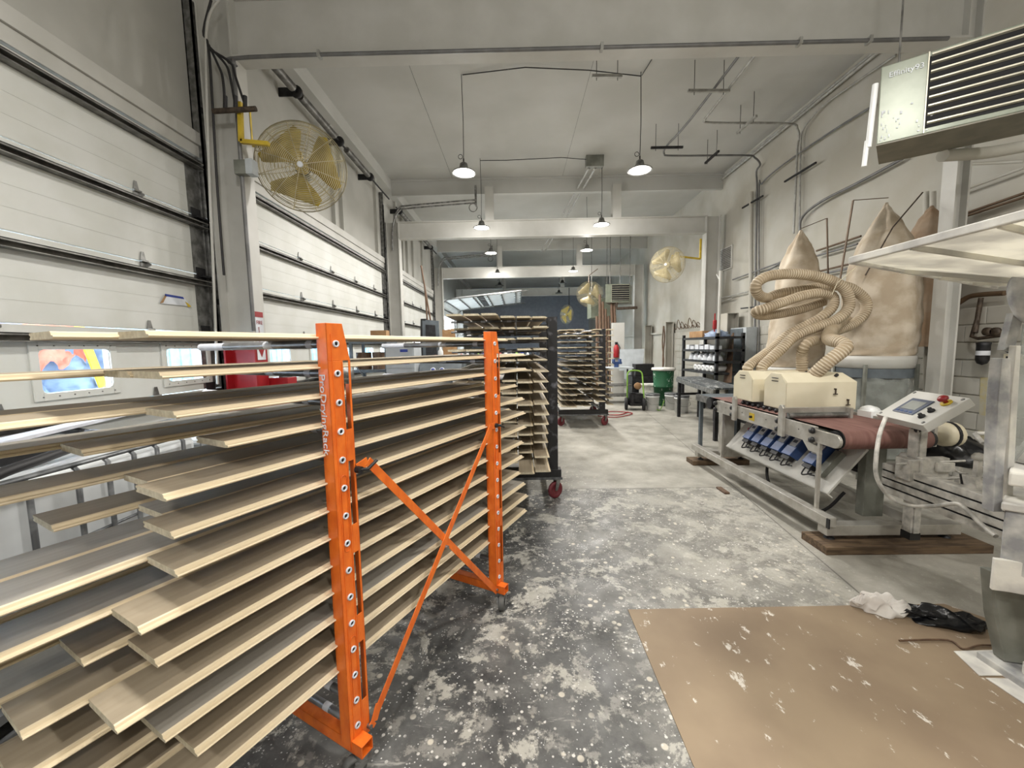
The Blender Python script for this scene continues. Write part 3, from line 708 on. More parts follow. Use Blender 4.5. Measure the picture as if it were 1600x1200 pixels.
# ================================================================== FANS
def fan(c, nrm, R, lab, wire='wire', blade='blade', sweep=.16, rings=26):
    c = Vector(c); nrm = Vector(nrm).normalized()
    t = thing('wall_fan', lab, 'fan', tuple(c))
    def dome(sgn, dep, nr, nm):
        m = MB()
        for k in range(1, nr + 1):
            f = k / nr; m.ring(c + nrm * sgn * dep * (1 - f ** 2.2), nrm, R * f, .0042 if k < nr else .008, 40, 4)
        a = nrm.orthogonal().normalized(); b = nrm.cross(a)
        for k in range(12):
            d = a * math.cos(2 * PI * k / 12) + b * math.sin(2 * PI * k / 12)
            m.tube([c + nrm * sgn * dep * (1 - f ** 2.2) + d * R * f for f in (.02, .25, .5, .75, .9, 1)], .0045, 4)
        m.build(nm, wire, t)
    dome(1, .11, rings, 'front_guard'); dome(-1, .09, rings // 2, 'rear_guard')
    MB().cyl(c + nrm * .105, c + nrm * .12, .03, 16).build('centre_badge', 'label_white', t)
    MB().cyl(c - nrm * .02, c + nrm * .03, .07, 16).build('hub', blade, t)
    a = nrm.orthogonal().normalized(); b = nrm.cross(a)
    for k in range(3):
        th = 2 * PI * k / 3 + .5; P_ = []
        for f, hw in ((.1, .3), (.35, .62), (.6, .78), (.82, .8), (.92, .62)):
            for s in (-1, 1):
                ang = th + s * hw; P_.append(c + (a * math.cos(ang) + b * math.sin(ang)) * R * f + nrm * s * .03)
        m = MB(); m.add(P_, [(i * 2, i * 2 + 1, i * 2 + 3, i * 2 + 2) for i in range(4)], True)
        bl = m.build('blade', blade, t); sf = bl.modifiers.new('s', 'SOLIDIFY'); sf.thickness = .004
    MB().cyl(c - nrm * .04, c - nrm * .26, .085, 16).build('motor', 'mach', t)
    return t
f1 = fan((-2.42, 4.72, 3.762), (.30, -.93, -.12), .475, 'large yellow bladed wire guard fan on a yellow bracket by the nearest left column')
MB().bar((-2.93, 4.62, 4.35), (-2.93, 4.62, 3.98), .04, .04, (0, 1, 0)).bar((-2.95, 4.62, 3.98), (-2.5, 4.85, 3.99), .04, .04).bar((-2.5, 4.86, 4.0), (-2.5, 4.9, 3.76), .03, .03, (0, 1, 0)).build('bracket', 'yellow', f1)
MB().ring((-2.78, 4.6, 3.93), (0, 1, .2), .045, .008, 16, 6).build('cable_coil', 'cable', f1)
f2 = fan((3.72, 10.0, 3.62), (-.62, -.78, -.06), .42, 'pale wire guard fan on the right frame column in the middle of the hall', blade='blade_pale', rings=20)
MB().bar((4.75, 10.5, 4.35), (4.75, 10.5, 3.85), .04, .04, (0, 1, 0)).bar((4.75, 10.5, 3.85), (3.95, 10.3, 3.9), .04, .04).bar((3.95, 10.3, 3.9), (3.85, 10.17, 3.62), .03, .03, (0, 1, 0)).build('bracket', 'yellow', f2)
f3 = fan((2.74, 15.0, 3.58), (-.1, -.99, .05), .47, 'hanging fan with pale blades left of the far unit heater', blade='blade_pale', rings=14)
MB().tube([(2.74, 15.2, 3.6), (2.76, 15.25, 4.3), (3.1, 15.3, 4.55)], .015, 6).build('hanger', 'brownwood', f3)
f4 = fan((2.45, 19.5, 3.2), (-.8, -.6, 0), .45, 'small distant fan seen edge on below the far lamps', blade='blade', rings=10)
MB().tube([(2.6, 19.7, 3.2), (2.6, 19.7, 4.5)], .02, 6).build('hanger', 'dark', f4)

# ================================================================== UNIT HEATERS
def heater(TL, TR, BL, ULb, nl, lab, txt=None, pan=.26):
    TL, TR = Vector(TL), Vector(TR); zb = BL
    t = thing('unit_heater', lab, 'heater', (TL.x, TL.y, zb))
    d = (TR - TL); Lh = d.length; d.normalize(); nb = Vector(ULb) - Vector((TL.x, TL.y, zb)); nb.z = 0
    h = TL.z - zb; o = Vector((TL.x, TL.y, zb)); fn = Vector((d.y, -d.x, 0)); 
    if fn.dot(nb) > 0: fn = -fn
    MB().box(o, d * Lh, nb, (0, 0, h)).build('casing', 'heater', t, bevel=.006)
    MB().box(o - Vector((0, 0, .012)), d * Lh, nb, (0, 0, .011)).build('base_plate', 'heaterunder', t)
    MB().box(o + d * pan + fn * .004 + Vector((0, 0, h * .06)), d * (Lh * .985 - pan), -fn * .003, (0, 0, h * .88)).build('air_outlet', 'void', t)  # black plate paints the shaded depth behind the louvers
    for k in range(nl):
        zc = h * (.10 + .83 * k / (nl - 1))
        MB().box(o + d * (pan + .01) + fn * .006 + Vector((0, 0, zc)), d * (Lh * .97 - pan), fn * .02 + Vector((0, 0, .006)), (0, 0, .011)).build('louver', 'louver', t)
    MB().box(o + d * (pan - .008) + fn * .003, d * .008, fn * .008, (0, 0, h)).build('panel_seam', 'louver', t)
    if txt: text_mesh('lettering', txt, .075, 'label_white', t, o + d * .05 + Vector((0, 0, h * .83)) + fn * .004, d, (0, 0, 1), fit=pan * .72)
    return t, o, d, nb, fn, h
TL = ony(1377, 105, 3.6); TR = onz(1640, 22, TL.z); zb = ony(1370, 226, 3.6).z
h1, o, d, nb, fn, hh = heater(TL, TR, zb, onz(1373, 255, zb), 9, 'large grey green unit heater with black louvers at the upper right, nearest the camera', 'Effinity93', (ony(1449, 80, 3.35) - TL).length)
MB().tube([o - d * .03 + Vector((0, 0, hh * .8)), o - d * .05 - Vector((0, 0, .01))], .022, 10).tube([o - d * .06 + Vector((0, 0, .05)), o - d * .07 - Vector((0, 0, .16))], .018, 8).build('drain_pipe', 'whiteplastic', h1)
m = MB()
for k in range(26):
    z = random.random() ** 2 * .35; s = random.uniform(0, .12) if random.random() < .7 else random.uniform(.1, .3)
    m.box(o + d * (.02 + s) + fn * .0045 + Vector((0, 0, .02 + z)), d * random.uniform(.004, .014), fn * .001, (0, 0, random.uniform(.004, .03)))
m.build('paint_chips', 'label_white', h1, kind='stuff')
for s in (.1, .8):
    p = o + d * s + nb * .5 + Vector((0, 0, hh)); MB().cyl(p, (p.x, p.y, ZC), .008, 6).build('hanging_rod', 'strut', h1)
m = MB(); p = o + d * .42 + nb * 1.0 - Vector((0, 0, .05))
m.tube(smooth_path([p, p + Vector((.5, .1, .06)), p + Vector((.9, .1, .12))], 6), .05, 12).build('vent_pipe', 'wallr', h1)
TL = ony(946, 444, 14); TR = ony(984, 441, 14); TR.z = TL.z
h2, o, d, nb, fn, hh = heater(TL, TR, TL.z - .62, (TL.x + .28, TL.y + .7, 0), 8, 'grey unit heater hanging deep in the hall right of the fan', None, .22)
for s in (.1, .45, .8):
    p = o + d * s + nb * .5 + Vector((0, 0, hh)); MB().cyl(p, (p.x, p.y, ZC), .012, 6).build('hanging_rod', 'strut', h2)
MB().tube([o + d * .4 - Vector((0, 0, .02)), o + d * .4 - Vector((0, 0, .22)), o + d * 1.1 - Vector((0, 0, .2))], .05, 8).build('gas_pipe', 'bronze', h2)
tag(MB().bx(2.9, 3.7, 15.6, 16.4, 2.75, 3.5).build('duct_box', 'heater', bevel=.01), 'grey green duct box hanging behind the far unit heater', 'duct')
for x in (3.0, 3.6): tag(MB().cyl((x, 16.0, 3.5), (x, 16.0, ZC), .01, 6).build('hanging_rod', 'strut'), '%s rod carrying the duct box behind the far unit heater' % ('left' if x < 3.3 else 'right'), 'rod')
# ================================================================== BRUSH SANDER
S = thing('sanding_machine', 'long aluminium framed sanding machine with cream hoods and a dark red abrasive belt', 'machine', (3.0, 4.2, 0))
for nm, y0, y1, x1 in (('near', 3.02, 3.30, 3.72), ('far', 5.40, 5.62, 3.2)):
    b = MB().bx(2.42, x1, y0, y1, 0, .065).build('timber_skid', 'skid', bevel=.004)
    tag(b, 'rough brown timber skid under the %s end of the sanding machine' % nm, 'timber')
y0 = 3.17
MB().bx(2.50, 3.58, 3.13, 3.23, .105, .19).build('foot_beam', 'alu', S, bevel=.003)
MB().bx(2.50, 3.2, 5.44, 5.53, .105, .19).build('foot_beam', 'alu', S, bevel=.003)
for x, y in ((2.56, 3.18), (3.5, 3.18), (2.56, 5.48), (3.12, 5.48)): MB().lathe([(.04, 0), (.035, .012), (.012, .02), (.012, .04)], (x, y, .0652), (0, 0, 1), 12, cap=True).build('levelling_foot', 'dark', S)
MB().bx(2.47, 2.55, 3.10, 5.58, .19, .27).build('lower_rail', 'alu', S, bevel=.004)
MB().bx(2.465, 2.475, 3.07, 3.10, .19, .27).build('end_cap', 'black', S)
MB().bx(3.15, 3.23, 3.16, 5.5, .19, .27).build('lower_rail', 'alu', S, bevel=.004)
MB().bx(2.60, 2.74, 4.98, 5.06, .27, .96).bx(2.595, 2.6, 4.97, 5.07, .27, .96).build('leg', 'alu', S, bevel=.004)
MB().bx(2.525, 2.55, 4.86, 4.885, .27, .82).build('thin_leg', 'alu', S)
MB().bx(2.525, 2.55, 3.29, 3.315, .27, .84).build('thin_leg', 'alu', S)
MB().bx(2.93, 3.10, 3.30, 3.38, .19, .80).build('leg', 'mach', S, bevel=.004)
# side plate with pierced slots and knobs
MB().bx(2.53, 2.555, 3.35, 5.02, .815, .962).build('side_plate', 'alu', S, bevel=.003)
q = [(2.528, 3.36, .80), (2.528, 3.36, .93), (2.528, 3.14, .93)]
pr = [Vector((2.526, 3.14 + .055 * math.cos(t), .885 + .055 * math.sin(t))) for t in [PI / 2 + PI * k / 10 for k in range(11)]]
MB().prism([Vector((2.526, 3.36, .83)), Vector((2.526, 3.36, .94))] + pr, (.025, 0, 0)).build('belt_arm', 'alu', S, bevel=.003)
MB().prism([(2.53, 3.30, .80), (2.53, 3.5, .82), (2.53, 3.42, .74), (2.53, 3.28, .74)], (.015, 0, 0)).build('gusset', 'alu', S)
for y, z0, z1 in ((4.58, .79, 1.07), (3.76, .79, 1.09)):
    MB().prism([(2.50, y - .035, z0), (2.50, y + .035, z0), (2.50, y + .035, z1 - .03), (2.50, y + .015, z1), (2.50, y - .015, z1), (2.50, y - .035, z1 - .03)], (.028, 0, 0)).build('roller_bracket', 'alu', S, bevel=.003)
for y in (5.03, 4.64, 3.82, 3.37):
    for z in (.925, .845):
        MB().lathe([(.0, 0), (.022, .0), (.028, .012), (.022, .03), (.0, .034)], (2.5295, y, z), (-1, 0, 0), 10).build('knob', 'black', S)
for y in (4.45, 4.3, 4.02, 3.55, 4.8):
    MB().cyl((2.53, y, .90), (2.5285, y, .90), .006, 8).build('bolt_head', 'dark', S)
k = MB().bx(2.526, 2.53, 4.22, 4.31, .845, .925).build('safety_switch', 'yellow', S); MB().cyl((2.526, 4.265, .885), (2.505, 4.265, .885), .014, 10).build('switch_knob', 'black', k)
# belt
m = MB(); R_ = .078; zc = .885; pr = []
for k in range(13): t = PI / 2 + PI * k / 12; pr.append((3.20 + R_ * math.cos(t), zc + R_ * math.sin(t)))
for k in range(13): t = -PI / 2 + PI * k / 12; pr.append((5.30 + R_ * math.cos(t), zc + R_ * math.sin(t)))
n = len(pr); m.add([(2.60, a, b) for a, b in pr] + [(3.30, a, b) for a, b in pr], [(i, (i + 1) % n, n + (i + 1) % n, n + i) for i in range(n)], True)
m.build('abrasive_belt', 'belt', S)
for y in (3.20, 5.30): MB().cyl((2.565, y, zc), (3.33, y, zc), .072, 24).lathe([(.082, 0), (.082, .012), (.06, .012), (.06, 0)], (2.585, y, zc), (1, 0, 0), 24).build('roller', 'black', S)
MB().bx(2.6, 3.3, 3.35, 5.2, .84, .93).build('belt_bed', 'mach', S)
MB().bx(3.32, 3.345, 3.15, 5.1, .83, .985).build('side_plate', 'alu', S)
# hoods
def hood(x0, x1, y0, y1, z0, z1, nm):
    ch = .085; pr = [(y0, z0), (y0, z1 - ch), (y0 + .1, z1), (y1 - .11, z1), (y1, z1 - ch), (y1, z0)]
    m = MB(); xc = x1 - .07; vs = [(x0, a, b) for a, b in pr] + [(xc if b > z1 - .01 else x1, a, b) for a, b in pr]; n = 6
    m.add(vs, [tuple(range(n)), tuple(range(2 * n - 1, n - 1, -1))] + [((i + 1) % n, i, n + i, n + (i + 1) % n) for i in range(n)])
    h = m.build('hood', 'cream', S, bevel=.004)
    d_ = MB().prism([(x0 - .004, a * .94 + (y0 + y1) / 2 * .06, b) for a, b in [(a, b - .006 if b > z0 + .05 else b + .008) for a, b in pr]], (.003, 0, 0)).build('end_door', 'cream', h)
    MB().bx(x0 - .009, x0 - .004, (y0 + y1) / 2 - .05, (y0 + y1) / 2 + .05, z1 - .055, z1 - .048).bx(x0 - .009, x0 - .004, (y0 + y1) / 2 - .05, (y0 + y1) / 2 + .05, z1 - .085, z1 - .078).build('hinge', 'dark', h)
    MB().cyl((x1 - .17, y0 + .06, z1 - .03), (x1 - .17, y0 + .04, z1 - .015), .016, 10).build('port', 'black', h)
    for x, z in ((x1 - .22, z0 + .16), (x1 - .09, z0 + .05)):
        MB().cyl((x, y0, z + .05), (x, y0 - .02, z + .05), .008, 8).bx(x - .004, x + .004, y0 - .02, y0 - .01, z, z + .05).cyl((x - .02, y0 - .015, z), (x + .02, y0 - .015, z), .006, 6).build('latch', 'bronze', h)
    return h
hood(2.69, 3.38, 3.965, 4.33, 1.0, 1.365, 'near'); hood(2.63, 3.42, 4.44, 4.83, 1.02, 1.36, 'far')
MB().bx(2.75, 3.3, 4.0, 4.8, .975, 1.0).bx(2.7, 2.76, 4.05, 4.75, .965, 1.02).build('brush_head', 'dark', S)
for k in range(7): MB().lathe([(.0, 0), (.018, 0), (.022, .02), (.0, .025)], (2.66, 4.05 + k * .1, .985), (-1, 0, 0), 8).build('brush_knob', 'dark', S)
MB().cyl((2.56, 3.74, .99), (3.12, 3.74, .99), .026, 16).build('press_roller', 'galv', S)
MB().bx(2.54, 3.12, 3.76, 3.80, 1.01, 1.06).bx(3.11, 3.135, 3.7, 3.8, .96, 1.06).build('roller_cover', 'alu', S)
# tilted electrical panel with inverters
A = Vector((2.60, 4.90, .40)); B = Vector((2.60, 3.28, .40)); Cc = Vector((2.86, 3.22, .80)); Dd = Vector((2.86, 4.82, .80))
nn = (B - A).cross(Dd - A).normalized(); nn = -nn if nn.x > 0 else nn
pn = MB().prism([A, B, Cc, Dd], -nn * .02).build('tilted_panel', 'steel_white', S, bevel=.003)
MB().prism([A, B, B + Vector((.05, 0, -.04)), A + Vector((.05, 0, -.04))], (.003, 0, .01)).build('panel_lip', 'steel_white', pn)
e1 = (B - A).normalized(); e2 = (Dd - A).normalized()
def on(p, q, s=0): return A + e1 * p + e2 * q + nn * s
for k, p in enumerate((.30, .47, .64, .81, .98, 1.27)):
    m = MB().box(on(p, .17, .0), e1 * .125, e2 * .23, nn * .10)
    iv = m.build('inverter', 'inv', S, bevel=.004)
    MB().box(on(p + .02, .27, .1), e1 * .085, e2 * .10, nn * .001).build('display', 'label_white', iv)
    MB().box(on(p + .035, .31, .101), e1 * .05, e2 * .03, nn * .002).build('keypad', 'screenframe', iv)
    MB().tube(smooth_path([on(p + .03, .17, .05), on(p + .02, .10, .04), on(p + .06, .06, .05), on(p + .10, .11, .02)], 5), .007, 6).tube(smooth_path([on(p + .09, .17, .05), on(p + .1, .09, .05), on(p + .14, .10, .02)], 5), .007, 6).build('cable', 'cable', iv)
    MB().box(on(p + .01, .13, .02), e1 * .1, e2 * .04, nn * .06).build('terminal_cover', 'dark', iv)
MB().box(on(1.42, .12, .0), e1 * .07, e2 * .26, nn * .05).build('conduit_box', 'mach', S)
k = MB().lathe([(.0, 0), (.035, 0), (.035, .02), (.03, .025), (0, .025)], on(.21, .30, 0), nn, 16).build('rotary_switch', 'tarp_orange', S); MB().box(on(.19, .285, .025), e1 * .045, e2 * .03, nn * .02).build('switch_handle', 'red', k)
MB().tube(smooth_path([(2.75, 4.3, .45), (2.72, 4.25, .2), (2.78, 4.1, .02), (2.95, 3.8, .02), (3.1, 3.7, .25)], 6), .015, 8).build('cable_loop', 'cable', S)
MB().tube(smooth_path([(3.05, 3.6, .72), (2.95, 3.55, .58), (3.08, 3.5, .52), (3.16, 3.52, .66), (3.1, 3.5, .55), (3.24, 3.5, .5), (3.26, 3.5, .66), (3.1, 3.45, .76)], 6), .012, 6).build('cable_coil', 'cable', S)
MB().bx(2.9, 3.28, 3.55, 3.95, .52, .56).bx(3.0, 3.2, 3.6, 3.8, .56, .66).build('drive_tray', 'dark', S)
MB().lathe([(0, 0), (.07, 0), (.095, .02), (.095, .12), (.07, .14), (0, .14)], (3.40, 3.19, .92), (1, 0, 0), 20).build('belt_motor', 'cream', S)
MB().lathe([(.097, 0), (.104, .005), (.104, .02), (.097, .025)], (3.46, 3.19, .92), (1, 0, 0), 20).build('motor_guard', 'dark', S)
MB().bx(3.3, 3.46, 3.7, 3.85, .95, 1.02).lathe([(0, 0), (.06, 0), (.07, .05), (.05, .12), (0, .13)], (3.32, 3.8, 1.0), (1, 0, 0), 14).build('vent_motor', 'whiteplastic', S)
# post and control box
pc = thing('control_console', 'light grey control box with a screen and red stop button on an aluminium post', 'control panel', (3.06, 3.02, .13))
MB().bx(3.03, 3.105, 2.99, 3.065, .19, 1.0).bx(3.045, 3.09, 2.98, 2.99, .19, 1.0).build('post', 'dirtyalu', pc, bevel=.004)
MB().bx(3.028, 3.107, 2.988, 3.067, .135, .19).build('post_cap', 'black', pc)
BL = Vector((2.947, 3.263, 1.08)); BR = Vector((2.863, 2.80, 1.08)); up = Vector((.275, .05, .195)); e = (BR - BL); up = up - e * (up.dot(e) / e.length_squared); up = up.normalized() * .33
fn = e.cross(up).normalized(); fn = -fn if fn.x > 0 else fn; El = e.length; e.normalize(); upn = up.normalized()
bx_ = MB().box(BL, e * El, up, -fn * .065).build('box', 'steel_white', pc, bevel=.005)
def cb(p, q, s): return BL + e * p + upn * q + fn * s
sc_ = MB().box(cb(.095, .07, 0), e * .2, upn * .17, fn * .008).build('screen_frame', 'screenframe', pc, bevel=.003)
MB().box(cb(.125, .115, .008), e * .14, upn * .095, fn * .002).build('display', 'screen', sc_)
for k in range(4): MB().box(cb(.118 + k * .042, .083, .008), e * .024, upn * .013, fn * .002).build('key', 'inv', sc_)
MB().lathe([(0, 0), (.034, 0), (.034, .01), (0, .01)], cb(.385, .245, 0), fn, 18).build('stop_ring', 'yellow', pc)
MB().lathe([(.014, .01), (.014, .03), (.03, .034), (.032, .048), (.02, .06), (0, .062)], cb(.385, .245, 0), fn, 18).build('stop_button', 'glow', pc)
for q in (.145, .075): MB().lathe([(.0, 0), (.022, 0), (.022, .01), (.014, .014), (.012, .03), (0, .03)], cb(.375, q, 0), fn, 14).build('selector_switch', 'dark', pc)
for p, q in ((.025, .025), (.025, .305), (.445, .025), (.445, .305)): MB().lathe([(0, 0), (.012, 0), (.01, .004), (0, .004)], cb(p, q, 0), fn, 12).build('screw', 'galv', pc)
MB().bar((3.06, 3.03, .98), (3.10, 3.05, 1.09), .05, .05, (0, 1, 0)).cyl((3.03, 3.0, 1.0), (3.13, 3.05, 1.0), .02, 10).build('hinge_arm', 'dark', pc)
MB().bx(2.95, 3.02, 2.95, 3.07, .62, .78).bx(3.02, 3.22, 2.93, 2.985, .52, .80).build('clamp_block', 'dirtyalu', pc, bevel=.004)
for z in (.55, .70): MB().bx(3.11, 3.24, 2.91, 2.93, z, z + .07).build('clamp_plate', 'dirtyalu', pc, bevel=.004)
hp = [ony(*p) for p in ((1384, 652, 3.0), (1374, 680, 2.95), (1369, 715, 2.9), (1369, 742, 2.88), (1380, 765, 2.85), (1400, 783, 2.82), (1430, 791, 2.75), (1465, 790, 2.65), (1495, 787, 2.55), (1512, 798, 2.48), (1532, 818, 2.4), (1556, 838, 2.3))]
tag(MB().tube(smooth_path(hp, 5), .014, 8).build('armoured_cable', 'dirtyalu'), 'dusty white armoured cable sagging from the control box to the dusty machine', 'cable')

# hoses
def hose(pts, r, lab, n=10, step=.026):
    P_ = smooth_path(pts, n); L_ = [0]
    for a, b in zip(P_, P_[1:]): L_.append(L_[-1] + (b - a).length)
    out = []; rs = []; s = 0; i = 0; k = 0
    while s < L_[-1]:
        while L_[i + 1] < s: i += 1
        f = (s - L_[i]) / max(1e-6, L_[i + 1] - L_[i]); out.append(P_[i].lerp(P_[i + 1], f)); rs.append(r - .0055 if k % 3 == 2 else r); s += step * (.46 if k % 3 == 0 else .27); k += 1
    m = MB().tube(out, rs, 14); nf = 14
    m.m = [1 if (i // nf) % 3 else 0 for i in range(len(m.f))]  # groove faces get the painted shade colour
    o = m.build('dust_hose', ['hose', 'hoseshade'])
    return tag(o, lab, 'hose', 'corrugated dust hoses over the sanding machine')
def pth(*a): return [ony(*p) for p in a]
hose([Vector((2.83, 4.62, 1.36)), Vector((2.85, 4.62, 1.42))] + pth((1218, 548, 4.6), (1240, 527, 4.6), (1268, 514, 4.6), (1306, 500, 4.6), (1326, 480, 4.6), (1322, 455, 4.6), (1304, 441, 4.6), (1275, 432, 4.6), (1240, 428, 4.6), (1203, 431, 4.6), (1184, 441, 4.6), (1181, 453, 4.62), (1188, 463, 4.7), (1200, 466, 4.8)), .058, 'corrugated dust hose making the topmost loop and ending in the far cream hood')
hose([Vector((2.72, 4.70, 1.36)), Vector((2.74, 4.7, 1.42))] + pth((1206, 545, 4.8), (1230, 524, 4.8), (1260, 508, 4.75), (1283, 496, 4.7), (1300, 480, 4.7), (1301, 464, 4.72), (1284, 458, 4.7), (1255, 462, 4.7), (1225, 472, 4.7), (1196, 482, 4.7), (1181, 487, 4.75), (1190, 493, 4.85), (1220, 490, 4.9), (1255, 482, 4.9), (1290, 470, 4.9)), .056, 'corrugated dust hose making the lowest flat loop behind the first one')
hose([ony(1253, 588, 4.55), ony(1253, 572, 4.55)] + pth((1253, 556, 4.55), (1256, 543, 4.5), (1266, 534, 4.5), (1285, 530, 4.62), (1300, 520, 4.75), (1330, 508, 4.8), (1350, 490, 4.8), (1353, 472, 4.8), (1340, 457, 4.8), (1318, 447, 4.8), (1280, 449, 4.85), (1244, 454, 4.85), (1216, 459, 4.9), (1198, 466, 4.9)), .056, 'corrugated dust hose standing upright on the hoods with an outer right loop')
hose([ony(1268, 590, 4.1)] + pth((1280, 578, 4.05), (1297, 563, 4.0), (1314, 550, 3.98), (1321, 541, 4.0), (1310, 534, 4.1), (1296, 530, 4.3), (1296, 520, 4.5), (1306, 508, 4.7), (1322, 500, 5.0)), .066, 'short corrugated dust hose bending down to the right into the near cream hood')
for c in ((1308, 447, 4.55), (1296, 508, 4.55)):
    pass
tw = MB().tube(pth((1300, 460, 4.5), (1308, 442, 4.5), (1330, 424, 4.6), (1350, 408, 4.9)), .004, 5); tag(tw.build('tie_cord', 'cream'), 'pale cord tying the dust hoses up', 'cord')

# ================================================================== DUST COLLECTOR BAGS
def bag(cx, cy, prof, lab, mt='bag', wr=.011, seg=40, seed=1):
    rnd = random.Random(seed); ph = [rnd.uniform(0, 6.28) for _ in range(6)]; m = MB(); vs = []
    P_ = smooth_path([Vector((r, 0, z)) for r, z in prof], 5); n = len(P_)
    for i, p in enumerate(P_):
        f = i / n; am = wr * (1 - f) * 1.6 + wr * .3
        for k in range(seg):
            t = 2 * PI * k / seg
            r = p.x * (1 + am / max(.12, p.x) * .5 * (math.sin(5 * t + ph[0]) + .6 * math.sin(8 * t + ph[1] + f * 4) + .5 * math.sin(3 * t + ph[2])) * (1 if p.x > .03 else 0)) 
            r += .006 * math.sin(9 * f * 6 + 4 * t + ph[3])
            vs.append((cx + max(r, .004) * math.cos(t), cy + max(r, .004) * math.sin(t), p.z))
    m.add(vs, [(i * seg + k, (i + 1) * seg + k, (i + 1) * seg + (k + 1) % seg, i * seg + (k + 1) % seg) for i in range(n - 1) for k in range(seg)], True)
    return tag(m.build('filter_bag', mt), lab, 'filter bag')
bag(4.09, 5.9, [(r * 1.07, 1.68 + (z - 1.68) * 1.18) for r, z in [(.01, 3.03), (.05, 2.96), (.13, 2.82), (.21, 2.62), (.25, 2.4), (.28, 2.1), (.31, 1.8), (.33, 1.55), (.31, 1.38)]], 'tall cream filter bag with a pinched tip, left of the two large bags', wr=.02, seed=3)
bag(4.47, 5.0, [(.01, 3.33), (.05, 3.24), (.14, 3.08), (.25, 2.85), (.32, 2.6), (.355, 2.3), (.375, 2.0), (.375, 1.75), (.36, 1.58), (.35, 1.5)], 'widest and tallest cream filter bag beside the right column', wr=.024, seed=5)
bag(5.06, 5.05, [(.01, 3.3), (.06, 3.22), (.14, 3.05), (.2, 2.8), (.22, 2.4), (.22, 2.0), (.2, 1.6)], 'brown stained filter bag half hidden behind the right column', 'bagb', seed=8)
for i, (cx, cy, r, zt, lab) in enumerate(((4.12, 5.9, .385, 1.32, 'dust collector drum with plastic sack behind the cream hoods'), (4.45, 5.0, .365, 1.5, 'dust collector drum with green band and clear plastic sack beside the control box'))):
    t = thing('dust_collector', lab, 'dust collector', (cx, cy, 0))
    MB().lathe([(r - .02, zt), (r + .015, zt), (r + .02, zt - .05), (r + .01, zt - .14), (r - .01, zt - .15)], (cx, cy, 0), (0, 0, 1), 32).build('clamp_ring', 'steel_white', t)
    MB().lathe([(r, zt - .15), (r, zt - .26)], (cx, cy, 0), (0, 0, 1), 32).build('drum_band', 'slate', t, label='dark green grey band') 
    m = MB(); n = 48; vs = []
    zs = [zt - .26 - k * .05 for k in range(int((zt - .5) / .05))]
    for z in zs:
        for k in range(n): a = 2 * PI * k / n; rr = r - .01 + .012 * math.sin(7 * a + z * 30) + .01 * math.sin(13 * a - z * 17); vs.append((cx + rr * math.cos(a), cy + rr * math.sin(a), z + .012 * math.sin(5 * a)))
    m.add(vs, [(i * n + k, (i + 1) * n + k, (i + 1) * n + (k + 1) % n, i * n + (k + 1) % n) for i in range(len(zs) - 1) for k in range(n)], True)
    m.build('plastic_sack', 'film', t)
    MB().cyl((cx, cy, .24), (cx, cy, zt - .3), r - .05, 24).build('dust_fill', 'mach', t)
    for a in (.6, 2.2, 3.8, 5.4): MB().bar((cx + (r + .03) * math.cos(a), cy + (r + .03) * math.sin(a), 0), (cx + (r + .02) * math.cos(a), cy + (r + .02) * math.sin(a), zt - .1), .03, .03, (1, 0, 0)).build('leg', 'mach', t)
for pa, lab in (((ony(1294, 440, 5.9), ony(1292, 341, 5.9), ony(1252, 357, 5.9)), 'thin rusty rod holding the tip of the smaller filter bag'), ((ony(1312, 440, 4.98), ony(1333, 313, 4.98), ony(1388, 309, 4.98)), 'thin rusty rod holding the tip of the tallest filter bag')):
    tag(MB().bar(pa[0], pa[1], .02, .012).tube([pa[1], pa[2]], .005, 5).build('support_rod', 'rod'), lab, 'rod')
tag(MB().tube([ony(1352, 430, 4.75), ony(1395, 355, 4.75), ony(1442, 300, 4.55)], .008, 5).build('tie_cord', 'bronze'), 'dark cord running from the tallest filter bag up to the right column', 'cord')
NTH = ['first', 'second', 'third', 'fourth', 'fifth', 'sixth', 'seventh', 'eighth', 'ninth', 'tenth', 'eleventh', 'twelfth', 'thirteenth', 'fourteenth']
CN = ['red', 'white', 'slate', 'lime', 'blue', 'pale', 'dark']
# ================================================================== DUSTY MACHINE AT THE RIGHT EDGE
H = thing('dusty_machine', 'white dust covered machine with a wide flared tray, cut off by the right edge', 'machine', (2.75, 1.75, 0))
zr = 2.05
A = onz(1330, 407, zr); B = onz(1600, 456, zr); A2 = Vector((1.53, .75, zr)); B = A + (B - A) * .75; C2 = Vector((3.6, .75, zr))
bot = [Vector((2.55, 1.95, 1.95)), Vector((2.5, 1.2, 1.95)), Vector((3.3, 1.2, 1.95)), Vector((3.3, 2.2, 1.95))]
rim = [A, A2, C2, B]
m = MB(); th = Vector((0, 0, .004))
for i in range(4):
    j = (i + 1) % 4
    m.prism([rim[i], rim[j], bot[j] if j else bot[0], bot[i]], th)
tray = m.build('flared_tray', 'sheet', H)
for i in range(3, 7):
    p = A2.lerp(A, 1 - .0) ; 
for f in (.25, .5, .75):
    MB().bar(A.lerp(A2, f) - Vector((0, 0, .01)), bot[0].lerp(bot[1], f) - Vector((0, 0, .01)), .01, .02).build('rib', 'sheet', tray)
    MB().bar(A.lerp(B, f) - Vector((0, 0, .01)), bot[0].lerp(bot[3], f) - Vector((0, 0, .01)), .01, .02).build('rib', 'sheet', tray)
MB().bar(A, A2, .025, .03).bar(A, B, .025, .03).build('rim', 'dust', tray, bevel=.004)
